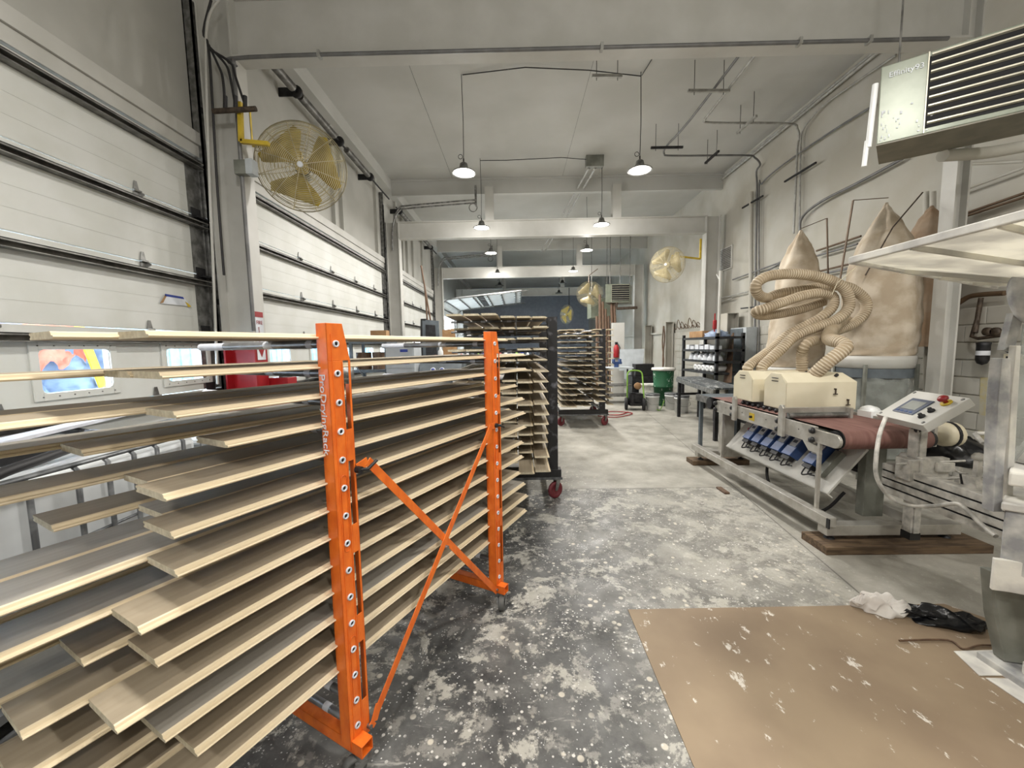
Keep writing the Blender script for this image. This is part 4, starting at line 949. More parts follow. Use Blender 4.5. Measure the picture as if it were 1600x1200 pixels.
# body: legs, frame, dust box, see-through guard
g = lambda px, py, y: ony(px, py, y)
MB().prism([g(1566, 560, 1.9), g(1580, 560, 1.9), g(1578, 640, 1.9), g(1570, 720, 1.9), g(1566, 800, 1.9), g(1552, 800, 1.9), g(1556, 700, 1.9), g(1560, 620, 1.9)], (0, .05, 0)).build('guard_post', 'dustgrey', H, bevel=.003)
MB().prism([g(1588, 540, 1.95), g(1596, 540, 1.95), g(1590, 640, 1.95), g(1586, 720, 1.95), g(1582, 800, 1.95), g(1572, 800, 1.95), g(1576, 700, 1.95), g(1580, 620, 1.95)], (0, .03, 0)).build('guard_post', 'dust', H, bevel=.003)
MB().bx(2.50, 3.1, 2.0, 2.008, 1.06, 1.75).build('guard_window', 'film', H)
def slab(z0, z1, e=0): return MB().prism([(2.335 - e, 1.87, z0), (2.95, 2.34, z0), (3.2, 2.34, z0), (3.2, 1.2, z0), (2.50 - e, 1.2, z0), (2.42 - e, 1.80, z0)], (0, 0, z1 - z0))
slab(.98, 1.05, .0).build('ledge', 'dust', H, bevel=.01)
slab(.86, .90, .02).build('ledge', 'dust', H, bevel=.008)
slab(.54, .86).build('dust_box', 'dustgrey', H, bevel=.012)
MB().prism([(2.30, 1.86, .46), (2.36, 1.84, .46), (2.44, 1.80, .46), (2.44, 1.80, .62), (2.36, 1.84, .62), (2.30, 1.86, .62)], (.01, .02, 0)).build('cover_plate', 'dust', H, bevel=.004)
m = MB().prism([Vector((2.36, 1.92, .52)), Vector((2.50, 1.88, .52)), Vector((2.60, 1.86, .30)), Vector((2.62, 1.86, .05)), Vector((2.45, 1.90, .05)), Vector((2.40, 1.92, .28))], (.0, .05, 0)); m.build('leg', 'mach', H, bevel=.004)
MB().prism([Vector((2.58, 1.86, .5)), Vector((3.2, 1.86, .5)), Vector((3.2, 1.86, .05)), Vector((2.70, 1.86, .05))], (0, .03, 0)).build('leg_web', 'mach', H)
MB().bx(2.40, 2.75, 1.78, 1.98, .0, .045).build('foot_plate', 'dustgrey', H, bevel=.006)
for x in (2.47, 2.6): MB().cyl((x, 1.83, .045), (x, 1.83, .10), .014, 8).build('foot_bolt', 'dust', H)
MB().lathe([(0, -.05), (.12, -.05), (.15, -.02), (.15, .03), (.12, .05), (0, .05)], (2.52, 1.98, 1.88), (.3, -.9, .2), 24).bar((2.45, 2.0, 1.80), (2.42, 2.0, 1.62), .05, .03, (0, 1, 0)).build('hand_wheel', 'dustgrey', H)
MB().prism([(2.52, 1.92, 1.05), (3.2, 2.1, 1.05), (3.2, 2.0, 1.45), (2.75, 1.95, 1.35)], (0, .12, 0)).build('dust_heap_shelf', 'dust', H, bevel=.03)

# ================================================================== LINEAR RAIL FEEDER
Rr = thing('rail_feeder', 'dusty aluminium slotted rail with brackets, rollers and knobs between the sander and the dusty machine', 'machine', (3.3, 3.1, 0))
a = onz(1373, 715, .80); b = onz(1552, 772, .66)
a = Vector((2.86, 3.75, .80)) if False else ony(1373, 714, 3.35); b = ony(1552, 770, 2.60); b.z = a.z
b = onz(1552, 770, a.z); dr = (b - a).normalized(); nr = Vector((-dr.y, dr.x, 0)); nr = nr if nr.y > 0 else -nr
a += dr * .14; L_ = (b - a).length + .35
for k in range(4):
    MB().box(a - Vector((0, 0, .055 + k * .062)), dr * L_, nr * .09, (0, 0, .048)).build('rail_bar', 'dirtyalu', Rr, bevel=.002)
MB().box(a + nr * .012 - Vector((0, 0, .24)), dr * L_, nr * .07, (0, 0, .23)).build('slot_shade', 'void', Rr)  # black filler gives the rail slots their shade
for s in (L_ - .02,): MB().bar(a + dr * s + nr * .05 - Vector((0, 0, .24)), (a + dr * s + nr * .05) - Vector((0, 0, a.z)), .05, .05, (1, 0, 0)).build('rail_leg', 'dirtyalu', Rr)
for s, dz in ((.50, .0), (.98, .0)):
    q = a + dr * s - nr * .05
    MB().prism([q + Vector((0, 0, .06)), q + dr * .07 + Vector((0, 0, .06)), q + dr * .13 + Vector((0, 0, -.06)), q + dr * .12 + Vector((0, 0, -.2)), q + dr * .07 + Vector((0, 0, -.2))], nr * .05).build('angled_bracket', 'dirtyalu', Rr, bevel=.003)
    MB().prism([q + Vector((0, 0, .06)) - dr * .008, q + Vector((0, 0, .06)), q + dr * .07 + Vector((0, 0, -.2)), q + dr * .05 + Vector((0, 0, -.2))], nr * .055).build('bracket_pad', 'black', Rr)
    MB().bar(q + dr * .05 + Vector((0, 0, .05)), q + dr * .05 + Vector((0, 0, .18)), .03, .03, (1, 0, 0)).lathe([(0, 0), (.035, 0), (.035, .02), (.02, .04), (0, .045)], q + dr * .05 + Vector((0, 0, .18)), (0, 0, 1), 12).build('clamp_post', 'dirtyalu', Rr)
for p1, p2, r in (((1400, 725, 3.0), (1508, 720, 2.9), .008), ((1478, 748, 2.85), (1556, 744, 2.7), .009), ((1492, 735, 2.95), (1552, 760, 2.75), .007), ((1475, 750, 2.85), (1508, 740, 2.95), .007)):
    MB().cyl(ony(*p1), ony(*p2), r, 8).build('push_rod', 'dirtyalu', Rr)
U = thing('feed_table', 'low roller feed table behind the slotted rail with a white and red tube on it', 'table', (3.9, 3.8, 0))
ua = ony(1428, 703, 4.1); ub = ony(1556, 738, 3.35); ub = onz(1556, 735, ua.z); du = (ub - ua).normalized(); nu = Vector((-du.y, du.x, 0)); nu = nu if nu.y > 0 else -nu
Lu = (ub - ua).length + .4
MB().box(ua, du * Lu, nu * .04, (0, 0, -.05)).build('side_rail', 'dirtyalu', U); MB().box(ua + nu * .42, du * Lu, nu * .04, (0, 0, -.05)).build('side_rail', 'dirtyalu', U)
for k in range(6): MB().cyl(ua + du * (.1 + k * Lu / 6) + nu * .03 - Vector((0, 0, .03)), ua + du * (.1 + k * Lu / 6) + nu * .43 - Vector((0, 0, .03)), .022, 12).build('roller', 'galv', U)
for s in (.05, Lu - .1):
    for v in (.02, .44): MB().bar(ua + du * s + nu * v, Vector((*(ua + du * s + nu * v).xy, 0)), .04, .04, (1, 0, 0)).build('leg', 'dirtyalu', U)
for (px, py, y, r) in ((1503, 688, 3.7, .075), (1414, 717, 3.1, .05)):
    c = ony(px, py, y); MB().lathe([(.015, -.03), (r * .8, -.03), (r, -.025), (r, .025), (r * .8, .03), (.015, .03)], c, (.5, -.86, 0), 20).lathe([(0, -.045), (.018, -.045), (.018, .045), (0, .045)], c, (.5, -.86, 0), 10).build('guide_roller', 'dirtyalu', U)
MB().cyl(ony(1440, 703, 3.9), ony(1505, 702, 3.75), .028, 12).build('white_tube', 'dust', U); MB().cyl(ony(1490, 700, 3.74), ony(1512, 699, 3.7), .03, 12).build('red_sleeve', 'red', U)
MB().cyl(ony(1505, 708, 3.6), ony(1548, 709, 3.5), .03, 12).build('grey_tube', 'galv', U); MB().lathe([(0, 0), (.04, 0), (.04, .05), (0, .05)], ony(1518, 703, 3.75), (1, 0, 0), 12).lathe([(0, 0), (.035, 0), (.035, .05), (0, .05)], ony(1522, 715, 3.6), (1, 0, 0), 12).build('yellow_cap', 'yellow', U)
c = ony(1566, 722, 3.2); MB().bx(c.x - .04, c.x + .02, 3.2, 3.26, .45, 1.06).build('column', 'dark', U); MB().bx(c.x - .07, c.x - .045, 3.15, 3.2, .72, .95).build('column_clamp', 'bronze', U)
MB().tube([ony(1523, 678, 3.6), ony(1536, 693, 3.5)], .02, 8).tube([ony(1525, 677, 3.65), ony(1556, 678, 3.6)], .02, 8).build('crank_arm', 'dirtyalu', U)
c = ony(1552, 712, 3.0)
MB().lathe([(0, 0), (.04, 0), (.045, .03), (.035, .05), (0, .055)], ony(1551, 722, 2.9), (0, 0, 1), 14).lathe([(0, 0), (.03, 0), (.03, .1)], ony(1551, 745, 2.9), (0, 0, 1), 12).build('clamp_knob', 'dark', U)
def lump(name, c, rx, ry, rz_, mt, seed, rot=0, n=26, amp=.35):
    rnd = random.Random(seed); m = MB(); ph = [(rnd.uniform(2, 9), rnd.uniform(0, 6), rnd.uniform(2, 6)) for _ in range(7)]; vs = []
    for i in range(n + 1):
        for k in range(n):
            t = 2 * PI * k / n; f = i / n; rr = math.sin(f * PI / 2)
            w_ = 1 + amp * sum(math.sin(a * t + b + c_ * f * 2) for a, b, c_ in [(round(a), b, c_) for a, b, c_ in ph[:4]]) / 4
            x = rx * rr * w_ * math.cos(t); y = ry * rr * w_ * math.sin(t)
            z = rz_ * (math.cos(f * PI / 2) ** .7) * (1 + amp * 1.5 * sum(math.sin(a * x / rx * 2 + b + c_ * y / ry) for a, b, c_ in ph[3:]) / 4)
            vs.append((c[0] + x * math.cos(rot) - y * math.sin(rot), c[1] + x * math.sin(rot) + y * math.cos(rot), c[2] + max(.003, z)))
    m.add(vs, [(i * n + k, (i + 1) * n + k, (i + 1) * n + (k + 1) % n, i * n + (k + 1) % n) for i in range(n) for k in range(n)], True)
    return m.build(name, mt)
p = ony(1485, 725, 3.45); tag(lump('plastic_bag', (p.x, p.y, .62), .22, .2, .22, 'blacksheet', 4), 'crumpled black plastic bag under the low feed table', 'bag')
# ================================================================== ON THE FLOOR
tag(MB().prism([(.683, 2.39, .0), (2.70, 2.42, .0), (3.02, 2.02, .0), (3.0, .2, .0), (.679, .2, .0)], (0, 0, .004)).build('floor_sheet', 'matting'), 'brown paint flecked hardboard sheet covering the floor at the lower right', 'floor covering')
c = onz(1372, 953, .004); tag(lump('cloth_rag', (c.x, c.y, .004), .13, .07, .085, 'cloth', 11, -.35, 40, .5), 'crumpled white rag at the back edge of the brown sheet', 'rag')
c = onz(1462, 968, .004); tag(lump('plastic_film', (c.x, c.y, .004), .23, .085, .055, 'blacksheet', 21, -.42, 34, .5), 'crumpled black plastic film beside the white rag', 'plastic film')
m = MB().prism([onz(1490, 1018, .006), onz(1560, 1016, .006), onz(1572, 1056, .006), onz(1530, 1056, .006)], (0, 0, .003)); tag(m.build('scrap_plate', 'dust'), 'white dusty scrap plate lying by the foot of the dusty machine', 'scrap')
m = MB().prism([onz(1540, 1060, .006), onz(1600, 1062, .006), onz(1640, 1110, .006), onz(1600, 1100, .006)], (0, 0, .004)); tag(m.build('scrap_plate', 'dust'), 'long white scrap strip at the right edge of the brown sheet', 'scrap')
tag(MB().tube(smooth_path([onz(1405, 1001, .012), onz(1480, 1000, .012), onz(1505, 1014, .012), onz(1530, 1008, .012), onz(1562, 1009, .012)], 5), .005, 6).build('thin_cord', 'brownwood'), 'thin dark cord on the brown sheet by the scrap plates', 'cord')
tag(MB().bx(2.3, 2.36, 4.33, 4.52, 0, .02).build('small_block', 'brownwood', bevel=.003), 'small dark red block on the floor left of the sander', 'block')

# ================================================================== CONDUITS AND PIPES
def pipe(name, pts, r, mt, label, cat, sm=0, group=None, seg=8):
    P_ = [Vector(p) for p in pts]
    if sm: P_ = smooth_path(P_, sm)
    return tag(MB().tube(P_, r, seg).build(name, mt), label, cat, group)
def rx(*a, x=5.31): return [onx(px, py, x) for px, py in a]
v1 = rx((1178, 605), (1181, 400), (1183, 300), (1182, 268)); pipe('conduit', v1 + [Vector((5.3, 9.0, 5.5)), Vector((5.15, 8.95, 5.62)), Vector((4.9, 8.9, 5.65)), Vector((3.4, 8.85, 5.65)), Vector((3.15, 8.75, 5.65)), Vector((3.08, 8.4, 5.65)), Vector((3.15, 7.5, 5.65)), Vector((3.14, 5.0, 5.65))], .02, 'conduit_dark', 'grey conduit up the right wall and over to the ceiling, farther one of two', 'conduit', 4)
v2 = rx((1240, 365), (1243, 300), (1246, 230)); pipe('conduit', v2 + [Vector((5.33, 7.85, 5.45)), Vector((5.25, 7.8, 5.60)), Vector((5.0, 7.7, 5.65)), Vector((3.6, 7.62, 5.65)), Vector((3.42, 7.5, 5.65)), Vector((3.4, 7.2, 5.65)), Vector((3.35, 5.0, 5.66))], .02, 'conduit', 'pale conduit up the right wall and over to the ceiling, nearer one of two', 'conduit', 4)
for sp, q in (((1172, 640), (1174, 300)), ):
    pipe('downpipe', rx(sp, q, x=5.30), .045, 'wallr', 'thick white pipe down the right wall beside the grey electrical cabinet', 'pipe', seg=14)
pipe('conduit', rx((1186, 600), (1186, 310), (1190, 288), (1210, 268), (1245, 242), (1300, 205), (1368, 163)), .016, 'conduit_dark', 'long dark conduit rising across the right wall under the ceiling bend', 'conduit', 4)
pipe('conduit', rx((1249, 360), (1251, 230), (1254, 205), (1268, 184), (1295, 158), (1400, 86)), .016, 'conduit', 'conduit bending off toward the near unit heater high on the right wall', 'conduit', 4)
pipe('conduit', rx((1250, 362), (1251, 345), (1262, 330), (1290, 311), (1340, 286), (1410, 248)), .022, 'conduit_dark', 'thick grey conduit above the smaller filter bag', 'conduit', 4)
for k, (yy, zz) in enumerate(((5.25, 5.93), (5.25, 5.86))):
    pipe('ceiling_conduit', [(XR - .05 - .03 * k, 4.7, zz), (XR - .05 - .03 * k, 10.65, zz)], .026, 'conduit', ['upper pipe along the corner of right wall and ceiling', 'lower pipe along the corner of right wall and ceiling'][k], 'pipe', seg=10)
for k, (a_, b_) in enumerate((((1100, 478), (1145, 466)), ((1145, 437), (1224, 408)), ((1276, 392), (1345, 369)), ((1276, 400), (1340, 381)), ((1280, 424), (1334, 411)), ((1280, 429), (1334, 418)), ((1120, 468), (1170, 455)), ((1185, 433), (1222, 409)))):
    pipe('wall_conduit', rx(a_, b_), .017, 'conduit_dark' if k % 2 else 'rod' if k in (2, 4) else 'conduit', 'conduit run low on the right wall, %s' % ['near the shelving', 'left of the smaller filter bag', 'between the bags, topmost', 'between the bags, second', 'between the bags, third', 'between the bags, lowest', 'at the junction box', 'ending behind the smaller filter bag'][k], 'conduit')
for k, (a_, b_) in enumerate((((1476, 308), (1600, 262)), ((1490, 340), (1600, 302)), ((1490, 344), (1600, 308)), ((1478, 258), (1600, 252)))):
    pipe('wall_conduit', rx(a_, b_, x=5.3), .016, 'rod' if k in (1, 2) else 'wallr', 'conduit right of the right column, %s from the top' % ['second', 'third', 'lowest', 'first'][k], 'conduit')
for k, (a_, b_) in enumerate((((1160, 325), (1192, 306)), ((1226, 284), (1275, 254)), ((1158, 482), (1195, 478)))):
    q = MB().bar(onx(*a_, 5.28), onx(*b_, 5.28), .03, .03).build('strut_arm', 'dark'); tag(q, 'dark strut arm on the right wall, %s' % ['farther upper one', 'nearer upper one', 'lower one by the hoses'][k], 'bracket')
for k, (a_, b_) in enumerate((((1075, 142), (1140, 142)), ((1017, 231), (1067, 230)), ((1102, 255), (1123, 236)), ((1152, 208), (1182, 181)), ((925, 119), (972, 119)))):
    pa, pb = onz(*a_, 5.6), onz(*b_, 5.6)
    t = thing('conduit_hanger', 'strut channel hung on two rods below the ceiling, %s' % ['nearest on the right', 'second nearest on the right', 'angled and dark at the conduit bend', 'angled and pale by the right wall', 'above the right near lamp'][k], 'hanger', tuple((pa + pb) / 2))
    MB().bar(pa, pb, .04, .04).build('channel', ['conduit', 'dark', 'dark', 'conduit', 'conduit'][k], t)
    for f in (.15, .85): p = pa.lerp(pb, f); MB().cyl((p.x, p.y, p.z - .06), (p.x, p.y, ZC), .005, 5).build('rod', 'dark', t)
p = Vector((1.87, 9.7, 5.9)); tag(MB().bx(1.67, 2.08, 9.6, 9.75, 5.80, ZC).build('junction_box', 'mach', bevel=.004), 'grey junction box on the ceiling between the near lamps', 'box')
pipe('ceiling_cable', [(1.67, 9.6, 5.95), (1.1, 9.55, 5.98), (-.2, 9.6, 5.97), (-.78, 9.65, 6.0)], .008, 'cable', 'thin cable across the ceiling to the left lamp', 'cable')
pipe('ceiling_cable', [(-.8, 6.78, 6.03), (.2, 6.6, 6.0), (1.2, 6.7, 6.0), (2.08, 6.9, 6.02)], .008, 'cable', 'thin cable across the ceiling joining the two nearest lamps', 'cable')
pipe('ceiling_cable', [(2.1, 6.9, 6.03), (2.2, 6.0, 6.03), (2.5, 4.95, 6.03)], .006, 'cable', 'thin cable from the right near lamp toward the camera', 'cable')
for k, x in enumerate((1.75, 1.9)):
    pipe('ceiling_tube', [(x, 9.7, 5.8), (x - .35, 13.0, 5.6), (x - .7, 16.5, 5.5)], .025, 'conduit', ['left white tube running down the hall from the junction box', 'right white tube running down the hall from the junction box'][k], 'pipe')
pipe('beam_conduit', [(-2.88, 4.36, 1.9), (-2.88, 4.36, 4.45), (-2.86, 4.36, 4.62), (-2.7, 4.36, 4.70), (0, 4.36, 4.705), (4.4, 4.36, 4.705)], .02, 'conduit_dark', 'grey conduit along the underside of the nearest steel beam and down its left column', 'conduit', 5)
m = MB()
for x in (-2.0, .9, 2.9, 3.6): m.bx(x, x + .03, 4.33, 4.4, 4.68, 4.74)
tag(m.build('conduit_straps', 'conduit', kind='stuff'), 'small straps holding the conduit under the nearest steel beam', 'strap')
b = thing('outlet_box', 'grey outlet box on the nearest left column below the yellow fan', 'box', (-2.86, 4.36, 3.55)); MB().bx(-2.92, -2.8, 4.30, 4.38, 3.53, 3.67).build('body', 'mach', b); MB().bx(-2.8, -2.73, 4.3, 4.4, 3.53, 3.68).build('switch_cover', 'cabgrey', b)
# left corner conduits and manifold
L4 = lambda *a: [ony(px, py, 4.25) for px, py in a]
pipe('left_conduit', L4((342, 0), (328, 22), (322, 60), (323, 150), (328, 300), (334, 440), (340, 600)), .014, 'steel_white', 'white conduit climbing in front of the nearest left column', 'conduit', 4)
pipe('left_cable', L4((330, 0), (318, 50), (326, 75), (333, 180), (340, 300), (350, 430)), .012, 'cable', 'black cable beside the white conduit at the nearest left column', 'cable', 4)
for k, (a_, b_, c_) in enumerate((((326, 70), (340, 100), (352, 168)), ((326, 72), (352, 100), (368, 166)), ((326, 76), (360, 98), (383, 165)))):
    pipe('air_hose', L4(a_, b_, (b_[0] + 8, b_[1] + 22), c_), .012, 'cable', '%s black hose dropping to the pipe manifold' % ['left', 'middle', 'right'][k], 'hose', 5)
mf = thing('pipe_manifold', 'black pipe manifold across the nearest left column', 'pipe', tuple(ony(366, 172, 4.25)))
MB().cyl(ony(333, 174, 4.25), ony(400, 170, 4.25), .026, 12).build('pipe', 'bronze', mf)
for px in (352, 368, 383): MB().cyl(ony(px, 173, 4.25), ony(px, 150, 4.25), .02, 8).build('fitting', 'cable', mf)
yb = MB().bar(ony(375, 160, 4.3), ony(377, 222, 4.3), .04, .04, (0, 1, 0)).bar(ony(377, 221, 4.3), ony(420, 225, 4.3), .04, .04, (0, 1, 0)); tag(yb.build('fan_arm', 'yellow'), 'yellow square tube arm on the nearest left column', 'bracket')
# fire sign on the first column
sg = thing('fire_sign', 'red and white fire extinguisher sign on the nearest left column', 'sign', (-2.905, 4.5, 1.62))
MB().bx(-2.908, -2.904, 4.43, 4.57, 1.58, 2.12).build('plate', 'label_white', sg)
text_mesh('lettering', 'FIRE', .07, 'red', sg, (-2.904, 4.445, 1.98), (0, 1, 0), (0, 0, 1), fit=.11)
text_mesh('lettering', 'EXTINGUISHER', .06, 'red', sg, (-2.904, 4.47, 1.95), (0, 0, -1), (0, 1, 0), fit=.22)
MB().prism([(-2.903, 4.45, 1.70), (-2.903, 4.55, 1.70), (-2.903, 4.5, 1.61)], (.002, 0, 0)).bx(-2.903, -2.901, 4.43, 4.57, 2.06, 2.12).build('arrow', 'red', sg)
ex = thing('fire_extinguisher', 'red extinguisher cabinet with grey canister at the foot of the nearest left column', 'fire extinguisher', (-2.82, 4.75, .9))
MB().bx(-2.95, -2.72, 4.66, 4.86, .9, 1.36).build('cabinet', 'red', ex, bevel=.006); MB().cyl((-2.80, 4.76, 1.36), (-2.80, 4.76, 1.52), .07, 16).build('canister', 'cage', ex)
# sticker on door 1
st = thing('warning_label', 'angular white and blue warning sticker on the nearest overhead door', 'label', tuple(onx(272, 470, -3.345)))
MB().prism([onx(250, 474, -3.345), onx(258, 459, -3.345), onx(286, 464, -3.345), onx(299, 479, -3.345)], (.002, 0, 0)).build('sheet', 'label_white', st)
MB().prism([onx(258, 459, -3.342), onx(286, 464, -3.342), onx(288, 467.5, -3.342), onx(257, 462.5, -3.342)], (.001, 0, 0)).build('header_strip', 'bluetape', st)
MB().prism([onx(289, 471, -3.342), onx(294, 474, -3.342), onx(299, 479, -3.342), onx(294, 480, -3.342)], (.001, 0, 0)).build('yellow_corner', 'yellow', st)
MB().prism([onx(250, 474, -3.342), onx(258, 460, -3.342), onx(260, 463, -3.342), onx(255, 473, -3.342)], (.001, 0, 0)).build('yellow_corner', 'cardboard', st)

# ================================================================== RIGHT WALL FIXTURES
gr = thing('wall_vent', 'square grey louvred vent high on the right wall', 'vent', (5.39, 10.45, 3.57)); MB().bx(5.37, 5.4, 10.15, 10.75, 3.54, 4.12).build('frame', 'steel_white', gr)
for k in range(12): MB().box((5.362, 10.19, 3.58 + k * .043), (.012, 0, .02), (0, .52, 0), (0, 0, .016)).build('slat', 'strut', gr)
ec = thing('electrical_cabinet', 'tall slate grey electrical cabinet on the right wall beside the white wall post', 'cabinet', (5.2, 9.35, .5))
MB().bx(5.08, 5.325, 8.9, 9.54, .45, 2.03).build('body', 'cabgrey', ec, bevel=.004); MB().bx(5.065, 5.08, 9.02, 9.53, .47, 2.01).build('door', 'slate', ec, bevel=.003); MB().bx(5.055, 5.065, 9.36, 9.39, 1.72, 1.76).build('latch', 'label_white', ec)
for y, x, zt, lab in ((9.72, 5.0, 2.38, 'white steel wall post left of the electrical cabinet'), (13.75, 5.05, 2.42, 'white steel wall post behind the green bin'), (15.9, 5.05, 2.42, 'white steel wall post farthest down the right wall')):
    p = thing('wall_post', lab, 'post', (x + .1, y, 0)); MB().bx(x, x + .02, y - .16, y + .18, 0, zt).bx(x + .02, x + .25, y - .01, y + .01, 0, zt).bx(x + .25, x + .27, y - .16, y + .18, 0, zt).bx(x, x + .27, y - .16, y + .18, zt, zt + .015).build('steel_section', 'wallr', p)
tag(MB().tube(smooth_path([(5.02, 13.7, 2.3), (5.02, 13.6, 1.9), (5.02, 13.72, 1.2), (5.02, 13.6, .02)], 5), .02, 6).tube(smooth_path([(5.03, 13.74, 2.3), (5.03, 13.82, 1.7), (5.03, 13.66, 1.1), (5.03, 13.8, .8)], 5), .018, 6).build('hung_hose', 'brownwood'), 'rust coloured hose hanging on the white wall post', 'hose')
cl = MB()
for k in range(9):
    y = 10.6 + k * .28; cl.tube(smooth_path([(5.28, y, 2.15), (5.22, y + .15, 2.3 + .08 * (k % 3)), (5.25, y + .35, 2.16), (5.24, y + .5, 2.24)], 4), .012, 5)
tag(cl.build('cable_clutter', 'rod', kind='stuff'), 'tangle of old cables lying on the right wall ledge', 'cables')
rg = thing('air_regulator', 'aged air filter regulator with gauges on the near right wall', 'regulator', tuple(onx(1535, 545, 5.2)))
MB().tube([onx(1533, 465, 5.25), onx(1527, 500, 5.25), onx(1524, 520, 5.2)], .022, 8).tube([onx(1526, 500, 5.22), onx(1518, 526, 5.2), onx(1528, 529, 5.15), onx(1565, 524, 5.15)], .018, 8).build('pipework', 'bronze', rg)
c = onx(1536, 548, 5.15); MB().lathe([(0, -.16), (.04, -.14), (.055, -.1), (.055, .06), (.06, .09), (0, .1)], c, (0, 0, 1), 16).build('bowl', 'dark', rg); MB().lathe([(.0555, -.05), (.0555, .0)], c, (0, 0, 1), 16).build('bowl_label', 'label_white', rg)
for px in (1545, 1558): MB().lathe([(0, 0), (.045, 0), (.045, .03), (0, .03)], onx(px, 518, 5.15), (-1, 0, 0), 14).build('gauge', 'bronze', rg)
pipe('red_hose', rx((1462, 483), (1480, 484), (1500, 472), (1520, 462), (1570, 458), x=5.25), .028, 'rod', 'brown hose looping across the near right wall above the regulator', 'hose', 5)
pipe('wall_cable', rx((1565, 545), (1580, 552), (1600, 550), x=5.28), .008, 'cable', 'thin black cable to the small outlet on the near right wall', 'cable', 5)
ob = thing('wall_outlet', 'small white outlet on the near right wall with a black socket', 'outlet', tuple(onx(1580, 562, 5.3))); c = onx(1582, 562, 5.3); MB().bx(5.31, 5.34, c.y - .09, c.y + .09, c.z - .06, c.z + .06).build('plate', 'cream', ob); MB().bx(5.30, 5.31, c.y - .05, c.y + .06, c.z - .035, c.z + .035).build('socket', 'black', ob)
MB().prism([onx(1532, 590, 5.338), onx(1545, 590, 5.338), onx(1550, 690, 5.338), onx(1528, 690, 5.338)], (.001, 0, 0)).build('yellow_stain', mat('yellow_stain', (188, 174, 122), .8, rgb2=(182, 178, 160), scale=9), wr)
pp = thing('corner_pipes', 'pair of vertical stained pipes right of the filter bags', 'pipes', (5.25, 5.4, 0))
for px in (1447, 1458): MB().tube([onx(px, 640, 5.25), onx(px, 480, 5.25), onx(px, 300, 5.25)], .03, 10).build('pipe', 'wallr', pp)

# ================================================================== SHELVING AND TABLES, RIGHT SIDE
sh = thing('shelving_unit', 'dark grey steel shelving unit with white boxes and rolls by the right wall', 'shelf', (4.55, 9.45, 0))
for x in (4.3, 4.85):
    for y in (8.6, 10.3): MB().bx(x - .03, x + .03, y - .03, y + .03, 0, 1.9).build('upright', 'dark', sh)
SZ = (1.83, 1.55, 1.30, 1.05)
for z in SZ: MB().bx(4.27, 4.88, 8.57, 10.33, z - .05, z).build('shelf_board', 'dark', sh)
for k in range(6): tag(MB().bx(4.32, 4.5, 8.78 + k * .25, 8.96 + k * .25, 1.55, 1.63 + .03 * (k % 2)).build('white_box', 'label_white', bevel=.004), 'small white box, %s from the right on the second shelf of the dark shelving' % NTH[k], 'box', 'white boxes on the second shelf of the dark shelving')
for k in range(6): tag(lump('white_bundle', (4.42, 8.8 + k * .24, 1.30), .1, .09, .16, 'label_white', k + 30, n=10), 'white wrapped bundle, %s from the right on the third shelf of the dark shelving' % NTH[k], 'bundle', 'white bundles on the third shelf of the dark shelving')
for k in range(5): tag(MB().lathe([(.035, 0), (.075, 0), (.075, .4), (.035, .4), (.035, 0)], (4.31, 8.85 + k * .2, 1.126), (1, 0, 0), 14).build('paper_roll', 'whiteplastic'), 'white roll, %s from the right on the lowest shelf of the dark shelving' % NTH[k], 'roll', 'white rolls on the lowest shelf of the dark shelving')
tag(MB().bx(4.35, 4.8, 9.4, 10.1, 1.831, 1.98).build('cardboard_box', 'cardboard', bevel=.004), 'flat open cardboard box on top of the dark shelving', 'box')
tag(lump('blue_cover', (4.55, 9.15, 1.832), .22, .3, .14, 'tarp_blue', 9, n=14), 'pale blue cloth heaped on top of the dark shelving', 'cloth')
tag(MB().cyl((4.45, 8.85, 1.83), (4.45, 8.85, 3.25), .03, 10).bar((4.45, 8.85, 3.05), (4.45, 9.0, 3.2), .03, .03).build('white_pole', 'steel_white'), 'white pole standing on top of the dark shelving', 'pole')
tag(MB().bx(4.40, 4.43, 8.95, 8.98, 1.84, 2.35).bx(4.38, 4.45, 8.93, 9.0, 2.0, 2.2).build('red_tool', 'red', bevel=.02), 'red tool standing on top of the dark shelving', 'tool')
tag(MB().prism([onx(1130, 598, 4.5), onx(1141, 598, 4.5), onx(1145, 520, 4.9), onx(1140, 528, 4.9)], (.03, 0, 0)).build('leaning_plank', 'brownwood'), 'brown plank leaning against the right end of the dark shelving', 'plank')
tb = thing('work_table', 'long dark steel table with paint flecks leading toward the sander', 'table', (3.8, 8.0, 0))
c4 = [Vector((3.70, 9.2, .93)), Vector((4.22, 9.2, .93)), Vector((3.86, 6.72, .93)), Vector((3.34, 6.72, .93))]
MB().prism(c4, (0, 0, -.03)).build('top', mat_splat('dark_top_flecked', (84, 88, 90), (66, 70, 72), (190, 192, 190), .5), tb); MB().bar(c4[0] - Vector((0, 0, .07)), c4[3] - Vector((0, 0, .07)), .04, .08).build('apron', 'galv', tb); MB().bar(c4[0] - Vector((-.0, 0, .4)), c4[1] - Vector((0, 0, .4)), .04, .05).build('cross_bar', 'dark', tb)
for p in ((3.74, 9.15), (4.18, 9.1), (3.42, 6.8), (3.8, 6.8)): MB().bx(p[0] - .03, p[0] + .03, p[1] - .03, p[1] + .03, 0, .90).build('leg', 'dark', tb)
it = thing('infeed_table', 'lower dark infeed table at the far end of the sander', 'table', (3.1, 6.0, 0))
MB().bx(2.95, 3.6, 5.6, 6.5, .83, .86).build('top', 'slate', it); MB().bx(2.93, 2.97, 5.6, 6.5, .76, .86).build('side_rail', 'galv', it)
